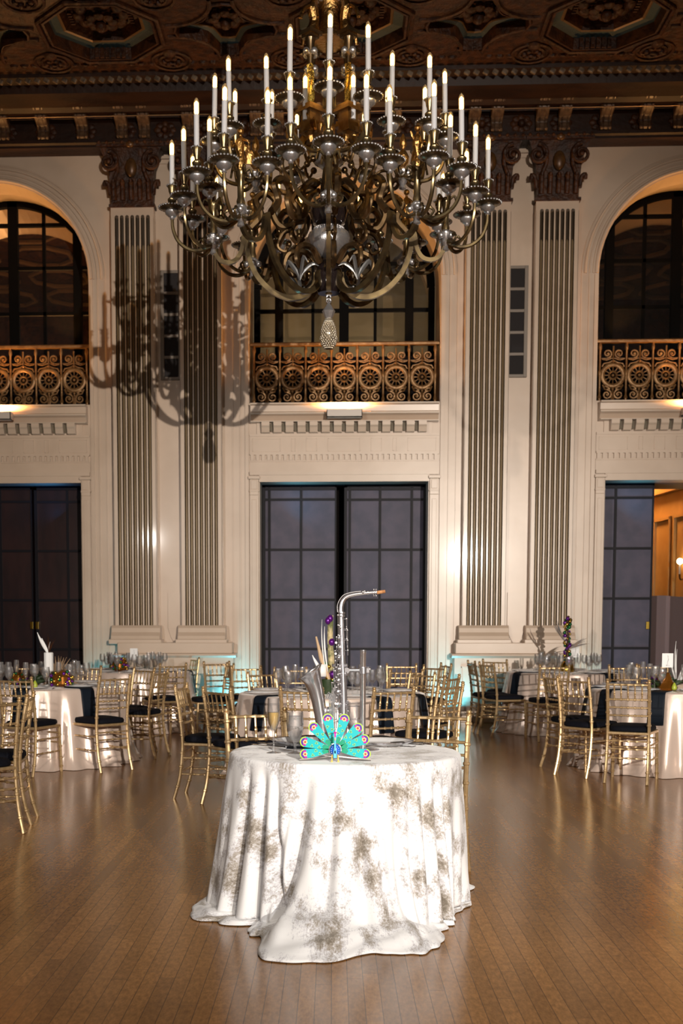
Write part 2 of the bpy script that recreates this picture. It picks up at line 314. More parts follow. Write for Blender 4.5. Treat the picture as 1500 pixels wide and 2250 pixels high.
# ---- fluted pilasters in pairs
zc0, zc1 = Z(458), Z(318)
def pilaster(px0, px1, label):
    Yp = YW - .16; x0, x1 = wx(px0, Yp), wx(px1, Yp); xc = (x0 + x1) / 2; hw = (x1 - x0) / 2
    root = thing('fluted_pilaster', label, 'pilaster', (xc, YW, 0), 0, 'fluted pilasters on the back wall')
    zf0, zf1 = wz(1375, Yp) , wz(470, Yp)
    # shaft: a grooved front extruded upwards
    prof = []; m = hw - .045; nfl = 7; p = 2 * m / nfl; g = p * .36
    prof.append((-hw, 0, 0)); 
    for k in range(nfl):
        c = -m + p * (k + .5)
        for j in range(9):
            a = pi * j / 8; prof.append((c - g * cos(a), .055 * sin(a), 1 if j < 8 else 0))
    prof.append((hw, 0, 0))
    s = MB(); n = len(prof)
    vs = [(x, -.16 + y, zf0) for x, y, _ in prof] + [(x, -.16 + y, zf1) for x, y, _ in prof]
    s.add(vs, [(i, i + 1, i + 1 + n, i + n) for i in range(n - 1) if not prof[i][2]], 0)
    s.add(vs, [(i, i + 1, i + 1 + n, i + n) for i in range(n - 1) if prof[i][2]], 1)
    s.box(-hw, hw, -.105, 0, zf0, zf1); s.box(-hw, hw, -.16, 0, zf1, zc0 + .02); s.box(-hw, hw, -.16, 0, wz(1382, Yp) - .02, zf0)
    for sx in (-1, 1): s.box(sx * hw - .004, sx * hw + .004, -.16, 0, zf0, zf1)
    for k in range(nfl):                                   # rounded heads: flat dark half discs painted as the shaded round ends
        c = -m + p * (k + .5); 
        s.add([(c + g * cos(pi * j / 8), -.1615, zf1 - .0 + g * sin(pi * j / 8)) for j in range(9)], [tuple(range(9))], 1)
    s.build('shaft', ['cream', 'flute_shade'], root, fix=False)
    cb = MB(); zcab = wz(532, Yp)
    for k in range(nfl):
        c = -m + p * (k + .5); cb.tube([(c, -.142, zf0), (c, -.142, zcab - .03), (c, -.137, zcab)], [g * .74, g * .74, g * .3], 10)
    cb.build('reeding', 'flute', root, smooth=True)
    b = MB(); zz = [wz(q, YW - .2) for q in (1412, 1405, 1380, 1374)]
    b.ext([(0, zz[0]), (-.27, zz[0]), (-.27, zz[1]), (-.255, zz[1]), (-.245, zz[1] + .05), (-.21, zz[2] - .06), (-.20, zz[2]), (-.17, zz[3]), (0, zz[3])], -hw - .05, hw + .05)
    b.box(-hw - .075, hw + .075, -.28, 0, zz[0] - .02, zz[1])
    b.build('base', 'cream', root, bevel=.006)
    # capital
    c = MB(); H = zc1 - zc0; 
    c.box(-hw - .02, hw + .02, -.19, 0, zc0, zc0 + .05 * H); c.box(-hw + .01, hw - .01, -.17, 0, zc0 + .05 * H, zc0 + .12 * H)
    rows = [(zc0 + .1 * H, hw - .01, .17), (zc0 + .34 * H, hw + .0, .18), (zc0 + .62 * H, hw + .02, .20), (zc0 + .84 * H, hw + .10, .25), (zc0 + .9 * H, hw + .13, .28)]
    vs = []
    for zz_, h_, d_ in rows: vs += [(-h_, 0, zz_), (-h_, -d_, zz_), (h_, -d_, zz_), (h_, 0, zz_)]
    c.add(vs, [(4 * i + j, 4 * i + j + 1, 4 * i + j + 5, 4 * i + j + 4) for i in range(4) for j in range(3)] + [(0, 3, 2, 1), (16, 17, 18, 19)])
    c.box(-hw - .16, hw + .16, -.32, 0, zc0 + .90 * H, zc1)
    for k in range(9): c.ball((-hw - .12 + (2 * hw + .24) * k / 8, -.33, zc0 + .955 * H), .024, 8)
    c.build('capital', 'brown', root, smooth=30)
    lf = MB()
    for k in range(5):
        x = -hw + .06 + (2 * hw - .12) * k / 4
        lf.tube(spline([(x, -.18, zc0 + .11 * H), (x, -.20, zc0 + .25 * H), (x, -.205, zc0 + .33 * H), (x, -.245, zc0 + .40 * H), (x, -.25, zc0 + .36 * H)], 3), [.045] * 9 + [.03, .03, .025, .02], 8, flat=.8)
    for sx in (-1, 1): lf.tube(spline([(sx * hw, -.16, zc0 + .2 * H), (sx * (hw + .02), -.17, zc0 + .36 * H), (sx * (hw + .07), -.18, zc0 + .40 * H), (sx * (hw + .07), -.18, zc0 + .33 * H)], 3), .03, 8)
    lf.build('acanthus_leaf_row', 'brown', root, smooth=True)
    for sx in (-1, 1):
        vo = MB()
        sp = spiral((sx * (hw - .0), zc0 + .68 * H), .135, 1.6, pi / 2, 22, sx, .15)
        vo.tube([(q.x, -.27, q.z) for q in sp], [.034 - .02 * i / 22 for i in range(23)], 8)
        vo.ball((sx * hw, -.28, zc0 + .68 * H), .035)
        vo.tube(spline([(sx * (hw - .05), -.22, zc0 + .36 * H), (sx * (hw - .12), -.25, zc0 + .6 * H), (sx * (hw - .06), -.27, zc0 + .82 * H)], 5), .028, 8)
        vo.build('volute', 'brown', root, smooth=True)
    sh = MB(); sh.ball((0, -.22, zc0 + .60 * H), .105, 14, sc=(.8, .55, 1.25)); sh.ball((0, -.31, zc0 + .93 * H), .05, 8, sc=(1.3, .6, 1))
    sh.build('shield', varied(mat('capital_shield', (.11, .05, .015), .35, .3), (.07, .03, .01), 10), root, smooth=True)
for (a, b, l) in [(253, 345, 'fluted pilaster nearest the dark left doors, leftmost of four'), (399, 488, 'fluted pilaster just left of the central doors'),
                  (1015, 1109, 'fluted pilaster just right of the central doors'), (1162, 1254, 'fluted pilaster nearest the open right doorway, rightmost of four')]:
    pilaster(a, b, l)
# shared plinth and dado under each pair
def dado(px0, px1, label):
    x0, x1 = wx(px0, YW - .3), wx(px1, YW - .3); root = thing('pilaster_pedestal', label, 'pedestal', ((x0 + x1) / 2, YW, 0), 0, 'pedestals under the pilaster pairs'); hw = (x1 - x0) / 2
    z1, z2 = wz(1412, YW - .3), wz(1436, YW - .3)
    MB().box(-hw, hw, -.30, 0, z2, z1 - .002).build('plinth_course', 'cream', root, bevel=.008)
    MB().ext([(0, z2), (-.30, z2), (-.335, z2 - .005), (-.34, z2 - .03), (-.325, z2 - .045), (-.31, z2 - .06), (0, z2 - .06)], -hw - .05, hw + .05).build('ledge', 'cream', root)
    b = MB().box(-hw - .01, hw + .01, -.29, 0, .16, z2 - .06)
    for k in range(2):
        a = -hw + .08 + k * (hw - .02); bb = a + hw - .14
        for q in ((a, bb, .26, .28), (a, bb, z2 - .20, z2 - .18)): b.box(q[0], q[1], -.302, -.28, q[2], q[3])
        for q in (a, bb): b.box(q - .01, q + .01, -.302, -.28, .26, z2 - .18)
    b.build('dado', 'cream', root)
    MB().box(-hw - .03, hw + .03, -.32, 0, 0, .16).build('skirting', 'cream', root, bevel=.006)
dado(257, 510, 'cream pedestal under the pair of pilasters left of the central doors'); dado(1001, 1262, 'cream pedestal under the pair of pilasters right of the central doors')
# apron between the bases of each pair
for i, (p, q) in enumerate([(366, 399), (1114, 1156)]):
    x0, x1 = wx(p, YW - .1), wx(q, YW - .1); zt, zm, zl = Z(1380), Z(1400), Z(1414)
    struct(MB().prism([(x0 + .01, zt + .5), (x1 - .01, zt + .5), (x1 - .01, zt), (x1 - .05, zm), (x1 - .1, zl), (x0 + .1, zl), (x0 + .05, zm), (x0 + .01, zt)], YW - .03, YW).build('trim_%d' % (i + 1), 'cream'))

# ---- speaker grilles between the pilasters
def grille(px0, px1, py0, py1, label):
    x0, x1 = wx(px0, YW, 700), wx(px1, YW, 700); z0, z1 = wz(py1, YW, px0), wz(py0, YW, px0); xc = (x0 + x1) / 2; hw = (x1 - x0) / 2; H = z1 - z0
    r = thing('speaker_grille', label, 'speaker', (xc, YW, z0), 0, 'column speakers in the wall'); f = MB()
    for s in (-1, 1): f.box(s * hw - .025, s * hw + .025, -.05, 0, -.02, H + .02)
    for k in range(6): f.box(-hw, hw, -.045, 0, H * k / 5 - .02, H * k / 5 + .02)
    f.build('frame', 'grey_frame', r, bevel=.004)
    for k in range(5): MB().box(-hw + .02, hw - .02, -.025, -.005, H * k / 5 + .02, H * (k + 1) / 5 - .02).build('grille_panel', 'grille', r)
grille(357, 396, 599, 833, 'tall dark five-panel grille between the left pair of pilasters'); grille(1115, 1154, 589, 827, 'tall dark five-panel grille between the right pair of pilasters')

# ---- balcony front under each arch: cornice, modillions, frieze, dentils, door surround
names = ['left', 'central', 'right']; M['rosette'] = mat('rosette_painted_shade', (.13, .10, .06), .6)  # rosettes coloured dark to paint in the shade between the modillions
for bi, xc in enumerate(XB):
    r = thing('balcony_front', 'cream balcony cornice and frieze above the %s doors' % names[bi], 'balcony', (xc, YW, 0), 0, 'balcony fronts')
    h = BH - .005; z = lambda p: Z(p, YW - .15)
    MB().ext([(0, z(885)), (-.20, z(885)), (-.20, z(888)), (-.16, z(890)), (-.15, z(903)), (-.19, z(906)), (-.19, z(909)), (-.15, z(913)), (-.10, z(923)), (-.185, z(924)), (-.185, z(926)), (0, z(926))], -h + .02, h - .02).build('cornice', 'cream', r)
    md = MB(); md.box(-h + .1, h - .1, -.03, 0, z(950), z(926))
    nm = 14; pitch = (2 * h - .3) / nm
    for k in range(nm): md.ext([(0, z(926)), (-.17, z(926)), (-.17, z(934)), (-.15, z(938)), (-.13, z(948)), (0, z(949))], -h + .15 + pitch * (k + .14), -h + .15 + pitch * (k + .80))
    md.build('modillion_row', 'cream', r)
    dk = MB()
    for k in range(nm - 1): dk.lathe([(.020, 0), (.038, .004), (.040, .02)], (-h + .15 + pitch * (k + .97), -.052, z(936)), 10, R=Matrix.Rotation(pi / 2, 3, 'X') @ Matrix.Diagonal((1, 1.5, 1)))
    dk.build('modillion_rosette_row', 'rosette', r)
    fr = MB(); fr.box(-h, h, -.035, 0, z(955), z(950)); fr.box(-h, h, -.02, 0, z(992), z(955))
    pw = 2 * h / 7
    for k, (a, b) in enumerate([(.0, 1.25), (1.45, 1.8), (2.0, 2.6), (2.8, 4.2), (4.4, 5.0), (5.2, 5.55), (5.75, 7)]):
        a0, b0 = -h + a * pw + .04, -h + b * pw - .04
        for zz in (z(960), z(988)): fr.box(a0, b0, -.028, -.01, zz - .006, zz + .006)
        for xx in (a0, b0): fr.box(xx - .006, xx + .006, -.028, -.01, z(988), z(960))
    fr.box(-h, h, -.045, 0, z(996), z(992)); fr.box(-h, h, -.03, 0, z(1011), z(1008)); fr.box(-h, h, -.015, 0, z(1033), z(1011))
    fr.box(-h, h, -.06, 0, z(1041), z(1033)); fr.box(-h + .13, h - .13, -.04, 0, z(1056), z(1041))
    fr.build('frieze', 'cream', r)
    dn = MB(); nd = 34
    for k in range(nd): dn.box(-h + 2 * h * (k + .15) / nd, -h + 2 * h * (k + .75) / nd, -.042, 0, z(1008), z(996))
    dn.build('dentil_row', 'cream', r)
    for s in (-1, 1):
        c = MB(); a, b = sorted((s * (h), s * (DH + .015)))
        c.box(a, b, -.045, 0, 0, z(1085)); c.box(a - .006, b + .006, -.06, 0, z(1078), z(1074)); c.box(a, b, -.05, 0, z(1085), z(1050)); c.box(a - .02, b + .02, -.09, 0, z(1050), z(1044))
        c.box(a + .02, b - .02, -.06, 0, z(1072), z(1052)); c.box(a + .03, b - .03, -.052, 0, .3, z(1095)); c.build('casing', 'cream', r, bevel=.004)
    # up-light box clipped on the cornice
    ul = thing('wall_uplight', 'white box uplight mounted on the %s balcony cornice' % names[bi], 'light fixture', (xc + (.0 if bi == 1 else (.05 if bi == 0 else .02)), YW - .22, z(922)), 0, 'box uplights on the balcony cornices')
    hh = z(905) - z(922); hl = .245
    u = MB(); u.box(-hl, hl, -.16, -.15, 0, hh); u.box(-hl, hl, 0, .01, 0, hh); u.box(-hl, hl, -.16, .01, 0, .01); u.box(-hl, -hl + .01, -.16, .01, 0, hh); u.box(hl - .01, hl, -.16, .01, 0, hh)
    u.build('housing', 'fix', ul)
    MB().box(-.15, .15, -.11, -.04, .02, .035).build('lamp', mat('amber_lamp_%d' % bi, (1, .6, .2), .4, emit=(1, .62, .26), estr=12), ul)
    light('AREA', 'uplight_glow', (ul.location.x, ul.location.y - .075, ul.location.z + .045), 60, (1.0, .50, .16), .34, (ul.location.x, ul.location.y + .09, ul.location.z + 2), size_y=.08)

# ---- doorways (cyan wash on the soffit), doors
DR = .55
def doorway(bi, xc):
    j = MB(); j.box(xc - DH - .25, xc - DH, YW + T, YW + 1.2, 0, zDOOR + .1); j.box(xc + DH, xc + DH + .25, YW + T, YW + 1.2, 0, zDOOR + .1); j.box(xc - DH - .25, xc + DH + .25, YW + T, YW + 1.3, zDOOR, zDOOR + .2)
    struct(j.build('trim_%d' % (10 + bi), 'soffit'))
    if bi < 2: struct(MB().box(xc - DH - .25, xc + DH + .25, YW + .95, YW + 1.0, 0, zDOOR).build('wall_dark_backing_%s' % names[bi], 'black'))  # dark sheet added so the gap between the leaves looks black
    light('AREA', 'cyan_wash', (xc - .75 if bi == 1 else (xc + .7 if bi == 0 else xc - .75), YW + .16, zDOOR - .42), 1.5, CYAN if bi else (.05, .35, 1.0), .2, (xc, YW + .3, zDOOR + .5))
Yd = YW + DR
def leaf(name, px0, px1, cols, rows, material, line, top=1064, hand=None, parent_px=None):
    x0, x1 = wx(px0, Yd), wx(px1, Yd); zt = wz(top, Yd, px0)
    r = thing(name, None, None, (x0, Yd, 0)); del_keys = None
    r['kind'] = 'structure'
    W = x1 - x0
    b = MB().box(0, W, 0, .06, 0, zt); b.build('door_panel', material, r)
    lf = MB(); wl = .035
    for q in (0, W): lf.box(q - .02 if q else 0, q if q else .04, -.03, 0, 0, zt)
    lf.box(0, W, -.03, 0, zt - .05, zt)
    for c in cols: xx = wx(c, Yd) - x0; lf.box(xx - wl / 2, xx + wl / 2, -.022, 0, 0, zt)
    for q in rows: zz = wz(q, Yd, (px0 + px1) / 2); lf.box(0, W, -.024, 0, zz - wl / 2, zz + wl / 2)
    lf.build('glazing_bars', line, r)
    for hx in (hand or []):
        xx = wx(hx, Yd, 1374) - x0; zz = wz(1374, Yd, hx); MB().box(xx - .022, xx + .022, -.045, -.02, zz - .055, zz + .055).build('door_handle', 'goldbead', r, bevel=.004)
    return r
for i, xc in enumerate(XB): doorway(i, xc)
R1 = (1075, 1098, 1208, 1318, 1426, 1535)
leaf('door_1', -140, 75, (5, -60), (1103, 1211, 1319, 1427, 1536), 'door', 'door_line', 1070, (71,))
leaf('door_2', 80, 206, (152,), (1103, 1211, 1319, 1427, 1536), 'door', 'door_line', 1070, (83,))
leaf('door_3', 577, 738, (592, 661), R1, 'doorc', 'door_line', 1064)
leaf('door_4', 755, 930, (767, 833, 902), R1, 'doorc', 'door_line', 1064)
leaf('door_5', 1308, 1429, (1346,), (1071, 1094, 1205, 1315, 1424, 1534), 'doorc', 'door_line', 1060, (1421,))
# room glimpsed through the open right-hand doorway
gx0, gx1 = wx(1380, 20), wx(1760, 20)
gm = varied(mat('side_room_paint', (.45, .28, .10), .5), (.38, .22, .07), 2)
rm = MB(); rm.box(gx0 - .6, gx1, 21.6, 21.7, 0, 5.6); 
# side room wall turned towards us, with panels and a door
a, b = Vector((wx(1428, 21.5), 21.5)), Vector((wx(1560, 18.9), 18.9)); dirv = (b - a).normalized(); nrm = Vector((-dirv.y, dirv.x)) 
def wallpt(u, d, z): p = a + dirv * u + nrm * d; return (p.x, p.y, z)
def wbox(mb, u0, u1, z0, z1, d0, d1, mi=0):
    vs = [wallpt(u0, d0, z0), wallpt(u1, d0, z0), wallpt(u1, d1, z0), wallpt(u0, d1, z0), wallpt(u0, d0, z1), wallpt(u1, d0, z1), wallpt(u1, d1, z1), wallpt(u0, d1, z1)]
    mb.add(vs, [(0, 3, 2, 1), (4, 5, 6, 7), (0, 1, 5, 4), (1, 2, 6, 5), (2, 3, 7, 6), (3, 0, 4, 7)], mi)
Lw = (b - a).length
if nrm.x > 0: nrm = -nrm
wbox(rm, 0, Lw + 1.5, 0, 5.6, -.15, 0)
for k in range(3): wbox(rm, .15 + k * .9, .2 + k * .9, .4, 3.2, 0, .04); wbox(rm, .85 + k * .9, .9 + k * .9, .4, 3.2, 0, .04); wbox(rm, .15 + k * .9, .9 + k * .9, 3.15, 3.2, 0, .04)
wbox(rm, 0, Lw + 1.5, 3.6, 3.8, 0, .12); wbox(rm, 0, Lw + 1.5, 4.6, 4.9, 0, .3)
for k in range(4): wbox(rm, .3 + .8 * k, .42 + .8 * k, 3.9, 4.5, 0, .06, 1)
for k in range(3): wbox(rm, .55 + .9 * k, .95 + .9 * k, 4.0, 4.4, 0, .03, 1)
rm.box(gx0 - .6, gx1 + 1, YW + 1.4, 21.7, 5.0, 5.1)
for k in range(5): rm.box(gx0 - .6, gx1 + 1, YW + 1.6 + k * .8, YW + 1.7 + k * .8, 4.9, 5.0, 0)
for k in range(6): rm.box(gx0 - .3 + k * .22, gx0 - .3 + k * .22 + .1, 21.45, 21.6, 0, 3.4, 1)
struct(rm.build('wall_side_room', [gm, 'brown']))
struct(MB().box(gx0 - 2.5, gx1 + 2, 17.9, 22, -.2, 0).build('floor_side_room', 'brown_plain'))
light('POINT', 'side_room_light', (wx(1560, 19), 19.6, 3.6), 95, (1.0, .60, .22), .2)
sc = thing('wall_sconce', 'small lit candle wall sconce seen through the open right doorway', 'lamp', onY(1493, 1240, 20.0)); 
MB().ball((0, 0, .05), .05, 12).build('bulb', mat('sconce_bulb', (1, .8, .5), .4, emit=(1, .66, .3), estr=30), sc)
MB().lathe([(.016, -.16), (.016, 0)], n=8).build('candle_tube', 'candle', sc); MB().tube(spline([(0, 0, -.16), (.02, .0, -.25), (.12, .05, -.22), (.25, .1, -.2)], 4), .015, 6).build('bracket', 'bronze', sc, smooth=True)
# grey draped screen standing beyond the doorway
Ys = 18.6; zs = wz(1310, Ys, 1450); x0, x1 = wx(1424, Ys), wx(1640, Ys)
s1 = mat('grey_mauve_drape', (.115, .08, .08), .85, bump=.1); s2 = mat('pale_mauve_drape', (.26, .20, .215), .85, bump=.1)
d = MB(); n = 60
for k in range(n):
    xa, xb = x0 + (x1 - x0) * k / n, x0 + (x1 - x0) * (k + 1) / n; f = lambda x: Ys + .012 * sin(x * 23); xm = (xa + xb) / 2
    mi = 1 if wx(1443, Ys) < xm < wx(1472, Ys) else 0
    d.add([(xa, f(xa), 0), (xb, f(xb), 0), (xb, f(xb), zs + .01 * sin(xb * 9)), (xa, f(xa), zs + .01 * sin(xa * 9)), (xa, f(xa) + .04, 0), (xb, f(xb) + .04, 0), (xb, f(xb) + .04, zs + .01 * sin(xb * 9)), (xa, f(xa) + .04, zs + .01 * sin(xa * 9))],
          [(0, 1, 2, 3), (7, 6, 5, 4), (3, 2, 6, 7)], mi)
tag(d.build('fabric_screen', [s1, s2]), 'grey mauve striped fabric screen standing beyond the open right doorway', 'screen')

# ---- arched windows set back behind the balconies
YN = YW + 1.05
kf = (YN) / YW
for bi, xc in enumerate(XB):
    zs2 = wz(633, YN, 754); top = wz(437, YN, 754); RA = top - zs2; RB = BH * 1.0
    RA = max(RA, RB)
    # reveal: sides, sloping vault between the wall arch and the window arch
    v = MB(); n = 36
    A = [(xc + BH * cos(pi * k / n), YW + T - .01, zSPR + BH * sin(pi * k / n)) for k in range(n + 1)]
    B = [(xc + (BH + .02) * cos(pi * k / n), YN + .1, zs2 + RA * sin(pi * k / n)) for k in range(n + 1)]
    v.add(A + B, [(k, k + 1, k + n + 2, k + n + 1) for k in range(n)])
    for sx in (-1, 1): v.add([(xc + sx * BH, YW + T - .01, zSILL), (xc + sx * (BH + .02), YN + .1, zSILL), (xc + sx * (BH + .02), YN + .1, zs2), (xc + sx * BH, YW + T - .01, zSPR)], [(0, 1, 2, 3)])
    v.box(xc - BH - .05, xc + BH + .05, YW + T - .01, YN + .1, zSILL - .12, zSILL - .02, 1)  # balcony floor coloured black to paint in the dark behind the balusters
    # wall around the window and the deeper embrasure beyond it
    C2 = [(xc + (BH + .02) * cos(pi * k / n), YN + 1.0, zs2 - .05 + (RA - .12) * sin(pi * k / n)) for k in range(n + 1)]
    v.add(B + C2, [(k, k + 1, k + n + 2, k + n + 1) for k in range(n)])
    for sx in (-1, 1): v.add([(xc + sx * (BH + .02), YN + .1, zSILL - .3), (xc + sx * (BH + .02), YN + 1.0, zSILL - .3), (xc + sx * (BH + .02), YN + 1.0, zs2 - .05), (xc + sx * (BH + .02), YN + .1, zs2)], [(0, 1, 2, 3)])
    struct(v.build('wall_arch_%s' % names[bi], ['cream', 'black'], fix=False))
    struct(MB().box(xc - BH, xc + BH, YN - .16, YN - .08, zSILL - .1, zRAIL + .02).build('trim_dark_panel_%s' % names[bi], 'black'))  # black panel added to hide the lit room and darken behind the balusters
    w_ = thing('window_%d' % (bi + 1), None, None, (xc, YN, 0)); w_['kind'] = 'structure'
    fr = MB()
    def archpt(R_, a): return (R_ * cos(a), zs2 + (RA / RB) * R_ * sin(a))
    for k in range(n):
        a0, a1 = pi * k / n, pi * (k + 1) / n
        fr.prism([archpt(RB, a0), archpt(RB, a1), archpt(RB - .11, a1), archpt(RB - .11, a0)], -.05, .05)
    def hgt(x): return zs2 + (RA / RB) * sqrt(max(0, RB * RB - x * x))
    for x, wd in ((0, .14), (-.96, .12), (.96, .12), (-RB + .045, .09), (RB - .045, .09)): fr.box(x - wd / 2, x + wd / 2, -.05, .05, zSILL - .1, hgt(abs(x) + wd / 2) - .02)
    for x in (-.46, .46): fr.box(x - .022, x + .022, -.03, .03, zSILL - .1, hgt(x) - .05)
    for p in (683, 582, 486):
        zz = wz(p, YN, 754)
        if zz > zs2: ww = sqrt(max(0, 1 - ((zz - zs2) / RA) ** 2)) * RB
        else: ww = RB
        fr.box(-ww, ww, -.03, .03, zz - .025, zz + .025)
    fr.build('window_frame', 'black_frame', w_)
    pn = MB(); pts = [(-RB, zSILL - .1), (RB, zSILL - .1)] + [archpt(RB, pi * k / n) for k in range(n + 1)]
    pn.prism(pts, -.004, .004); pn.build('window_pane', 'pane', w_)
    for s in (-1, 1): light('SPOT', 'arch_glow', (xc + s * .95, YW + .80, zRAIL - .05), (55, 34, 55)[bi], AMBER, .03, (xc + s * .45, YW + .62, zSPR + 1.2), radians(70), .6)
    light('SPOT', 'arch_lining_glow', (xc, YN + .55, zRAIL + .02), (13, 9, 13)[bi], (1, .6, .28), .03, (xc, YN + .55, zSPR + 2), radians(95), .6)
# rooms beyond the windows
bx = MB()
for xa, xb in ((XL - 3, XB[1] - 2.2), (XB[1] + 2.2, XR + 3)):
    for k in range(7):
        for j in range(6):
            cx_, cy_ = xa + (xb - xa) * (k + .5) / 7, YN + 1.6 + 1.5 * j; zz = 8.7
            bx.tube([(cx_ + .62 * cos(pi / 4 * q + pi / 8), cy_ + .62 * sin(pi / 4 * q + pi / 8), zz - .03) for q in range(9)], .05, 6, 0, False)
            bx.ball((cx_, cy_, zz), .3, 12, 1, sc=(1, 1, .35))
    bx.box(xa, xb, YN + 1.0, YN + 10, 8.72, 8.8, 1)
    bx.box(xa, xb, YN + 10, YN + 10.1, 0, 8.8, 1)
struct(bx.build('ceiling_upper_rooms', ['giltline', 'brown', 'bronze'], smooth=True))
light('POINT', 'upper_room_light', (XB[0], YN + 3.4, zSILL + .3), 420, (1.0, .52, .2), .3); light('POINT', 'upper_room_light', (XB[2], YN + 3.4, zSILL + .3), 420, (1.0, .52, .2), .3)
cw = varied(mat('upper_room_plaster', (.30, .255, .17), .7, bump=.15, bscale=4), (.24, .205, .13), 1.5)
struct(MB().box(XB[1] - 2.3, XB[1] + 2.3, YN + 2.6, YN + 2.7, 3.0, 8.8).box(XB[1] - 2.3, XB[1] - 2.2, YN + 1.0, YN + 2.7, 3.0, 8.8).box(XB[1] + 2.2, XB[1] + 2.3, YN + 1.0, YN + 2.7, 3, 8.8).build('wall_upper_room', cw))
light('AREA', 'upper_room_lamp', (XB[1], YN + 1.5, 4.3), 48, (1.0, .90, .72), 1.5, (XB[1], YN + 2.7, 5.4))
# dark hanging fixture in the central upper room
hf = thing('upper_room_chandelier', 'dark ornate fixture dimly visible behind the central arched window', 'chandelier', (XB[1] + .35, YN + 1.7, wz(600, YN + 1.7)))
q = MB()
for k in range(14):
    a = 2 * pi * k / 14; q.tube(spline([(0, 0, .3), (.35 * cos(a), .25 * sin(a), 0), (.7 * cos(a), .4 * sin(a), .02 + .1 * random.random()), (.95 * cos(a), .5 * sin(a), .2)], 4), .03, 6)
    q.ball((.8 * cos(a), .42 * sin(a), .08), .07, 8)
q.build('arm_cluster', mat('dull_pewter', (.09, .08, .075), .35, .8), hf, smooth=True)
MB().lathe([(.02, -.1), (.22, 0), (.30, .2), (.16, .4), (.04, .5), (.02, 1.6)], n=14).build('hub', 'darkball', hf, smooth=True)

# ---- balustrades
def baluster_panel(Wd, H):
    b = MB(); cx0, cz = 0, H * .47; r = min(Wd * .40, .19)
    b.tube(arc((0, cz), r, 0, 2 * pi, 28), .020, 8, flat=1.6); b.tube(arc((0, cz), r * .84, 0, 2 * pi, 24), .008, 6)
    b.tube(arc((0, cz), r * .36, 0, 2 * pi, 16), .016, 6); b.ball((0, 0, cz), r * .16, 10)
    for k in range(12): a = 2 * pi * k / 12; b.tube([(r * .38 * cos(a), 0, cz + r * .38 * sin(a)), (r * .93 * cos(a), 0, cz + r * .93 * sin(a))], [.005, .010], 6)
    for s in (-1, 1):
        for zc, rr, a0, sg in ((H * .12, Wd * .19, pi / 2, 1), (H * .86, Wd * .17, -pi / 2, -1)):
            b.tube([(p.x * s, 0, p.z) for p in spiral((Wd * .22, zc), rr, 1.5, a0, 20, sg, .2)], [.016 - .006 * i / 20 for i in range(21)], 6)
            b.ball((s * Wd * .22, 0, zc), .018, 8)
        b.tube([(s * x, 0, z_) for x, z_ in ((.01, H * .02), (.02, H * .12), (Wd * .1, H * .19), (Wd * .3, H * .22), (Wd * .38, H * .30))], .013, 6)
        b.tube([(s * x, 0, z_) for x, z_ in ((Wd * .12, H * .215), (Wd * .2, H * .26), (Wd * .32, H * .27))], [.02, .016, .008], 6)
        b.tube([(s * x, 0, z_) for x, z_ in ((.0, H * .74), (Wd * .15, H * .70), (Wd * .36, H * .68), (Wd * .42, H * .62))], .012, 6)
        b.tube([(s * x, 0, z_) for x, z_ in ((Wd * .08, H * .77), (Wd * .25, H * .745), (Wd * .42, H * .765))], .010, 6)
    b.tube([(0, 0, 0), (0, 0, cz - r)], .013, 6); b.tube([(0, 0, cz + r), (0, 0, H)], .012, 6); b.ball((0, 0, H * .73), .022, 8); b.ball((0, 0, H * .22), .022, 8)
    b.tube([(-Wd * .45, 0, H * .775), (Wd * .45, 0, H * .775)], .008, 6)
    return b.build('scroll_panel', 'rail_bronze', None, smooth=True, link=False)
HB = zRAIL - zSILL; NP = 7; PW = 2 * (BH - .06) / NP
panel0 = baluster_panel(PW, HB - .05)
post0 = MB().lathe([(.022, 0), (.022, .05), (.028, .06), (.016, .10), (.016, HB * .42), (.026, HB * .45), (.028, HB * .5), (.016, HB * .54), (.015, HB * .88), (.024, HB * .9), (.024, HB * .94), (.015, HB)], n=10).build('post', 'rail_bronze', None, smooth=True, link=False)
for bi, xc in enumerate(XB):
    r = thing('balustrade', 'bronze scrollwork balustrade on the %s balcony' % names[bi], 'balustrade', (xc, YW + .10, zSILL), 0, 'bronze balustrades')
    MB().ext([(-.05, HB), (-.05, HB + .03), (-.02, HB + .05), (.02, HB + .05), (.05, HB + .03), (.05, HB)], -BH + .01, BH - .01).build('handrail', 'rail_bronze', r)
    MB().box(-BH + .01, BH - .01, -.03, .03, -.02, .015).build('bottom_rail', 'rail_bronze', r)
    for k in range(NP + 1):
        o = post0.copy(); C.objects.link(o); o.parent = r; o.location = (-BH + .06 + PW * k, 0, 0)
    for k in range(NP):
        o = panel0.copy(); C.objects.link(o); o.parent = r; o.location = (-BH + .06 + PW * (k + .5), 0, .01)

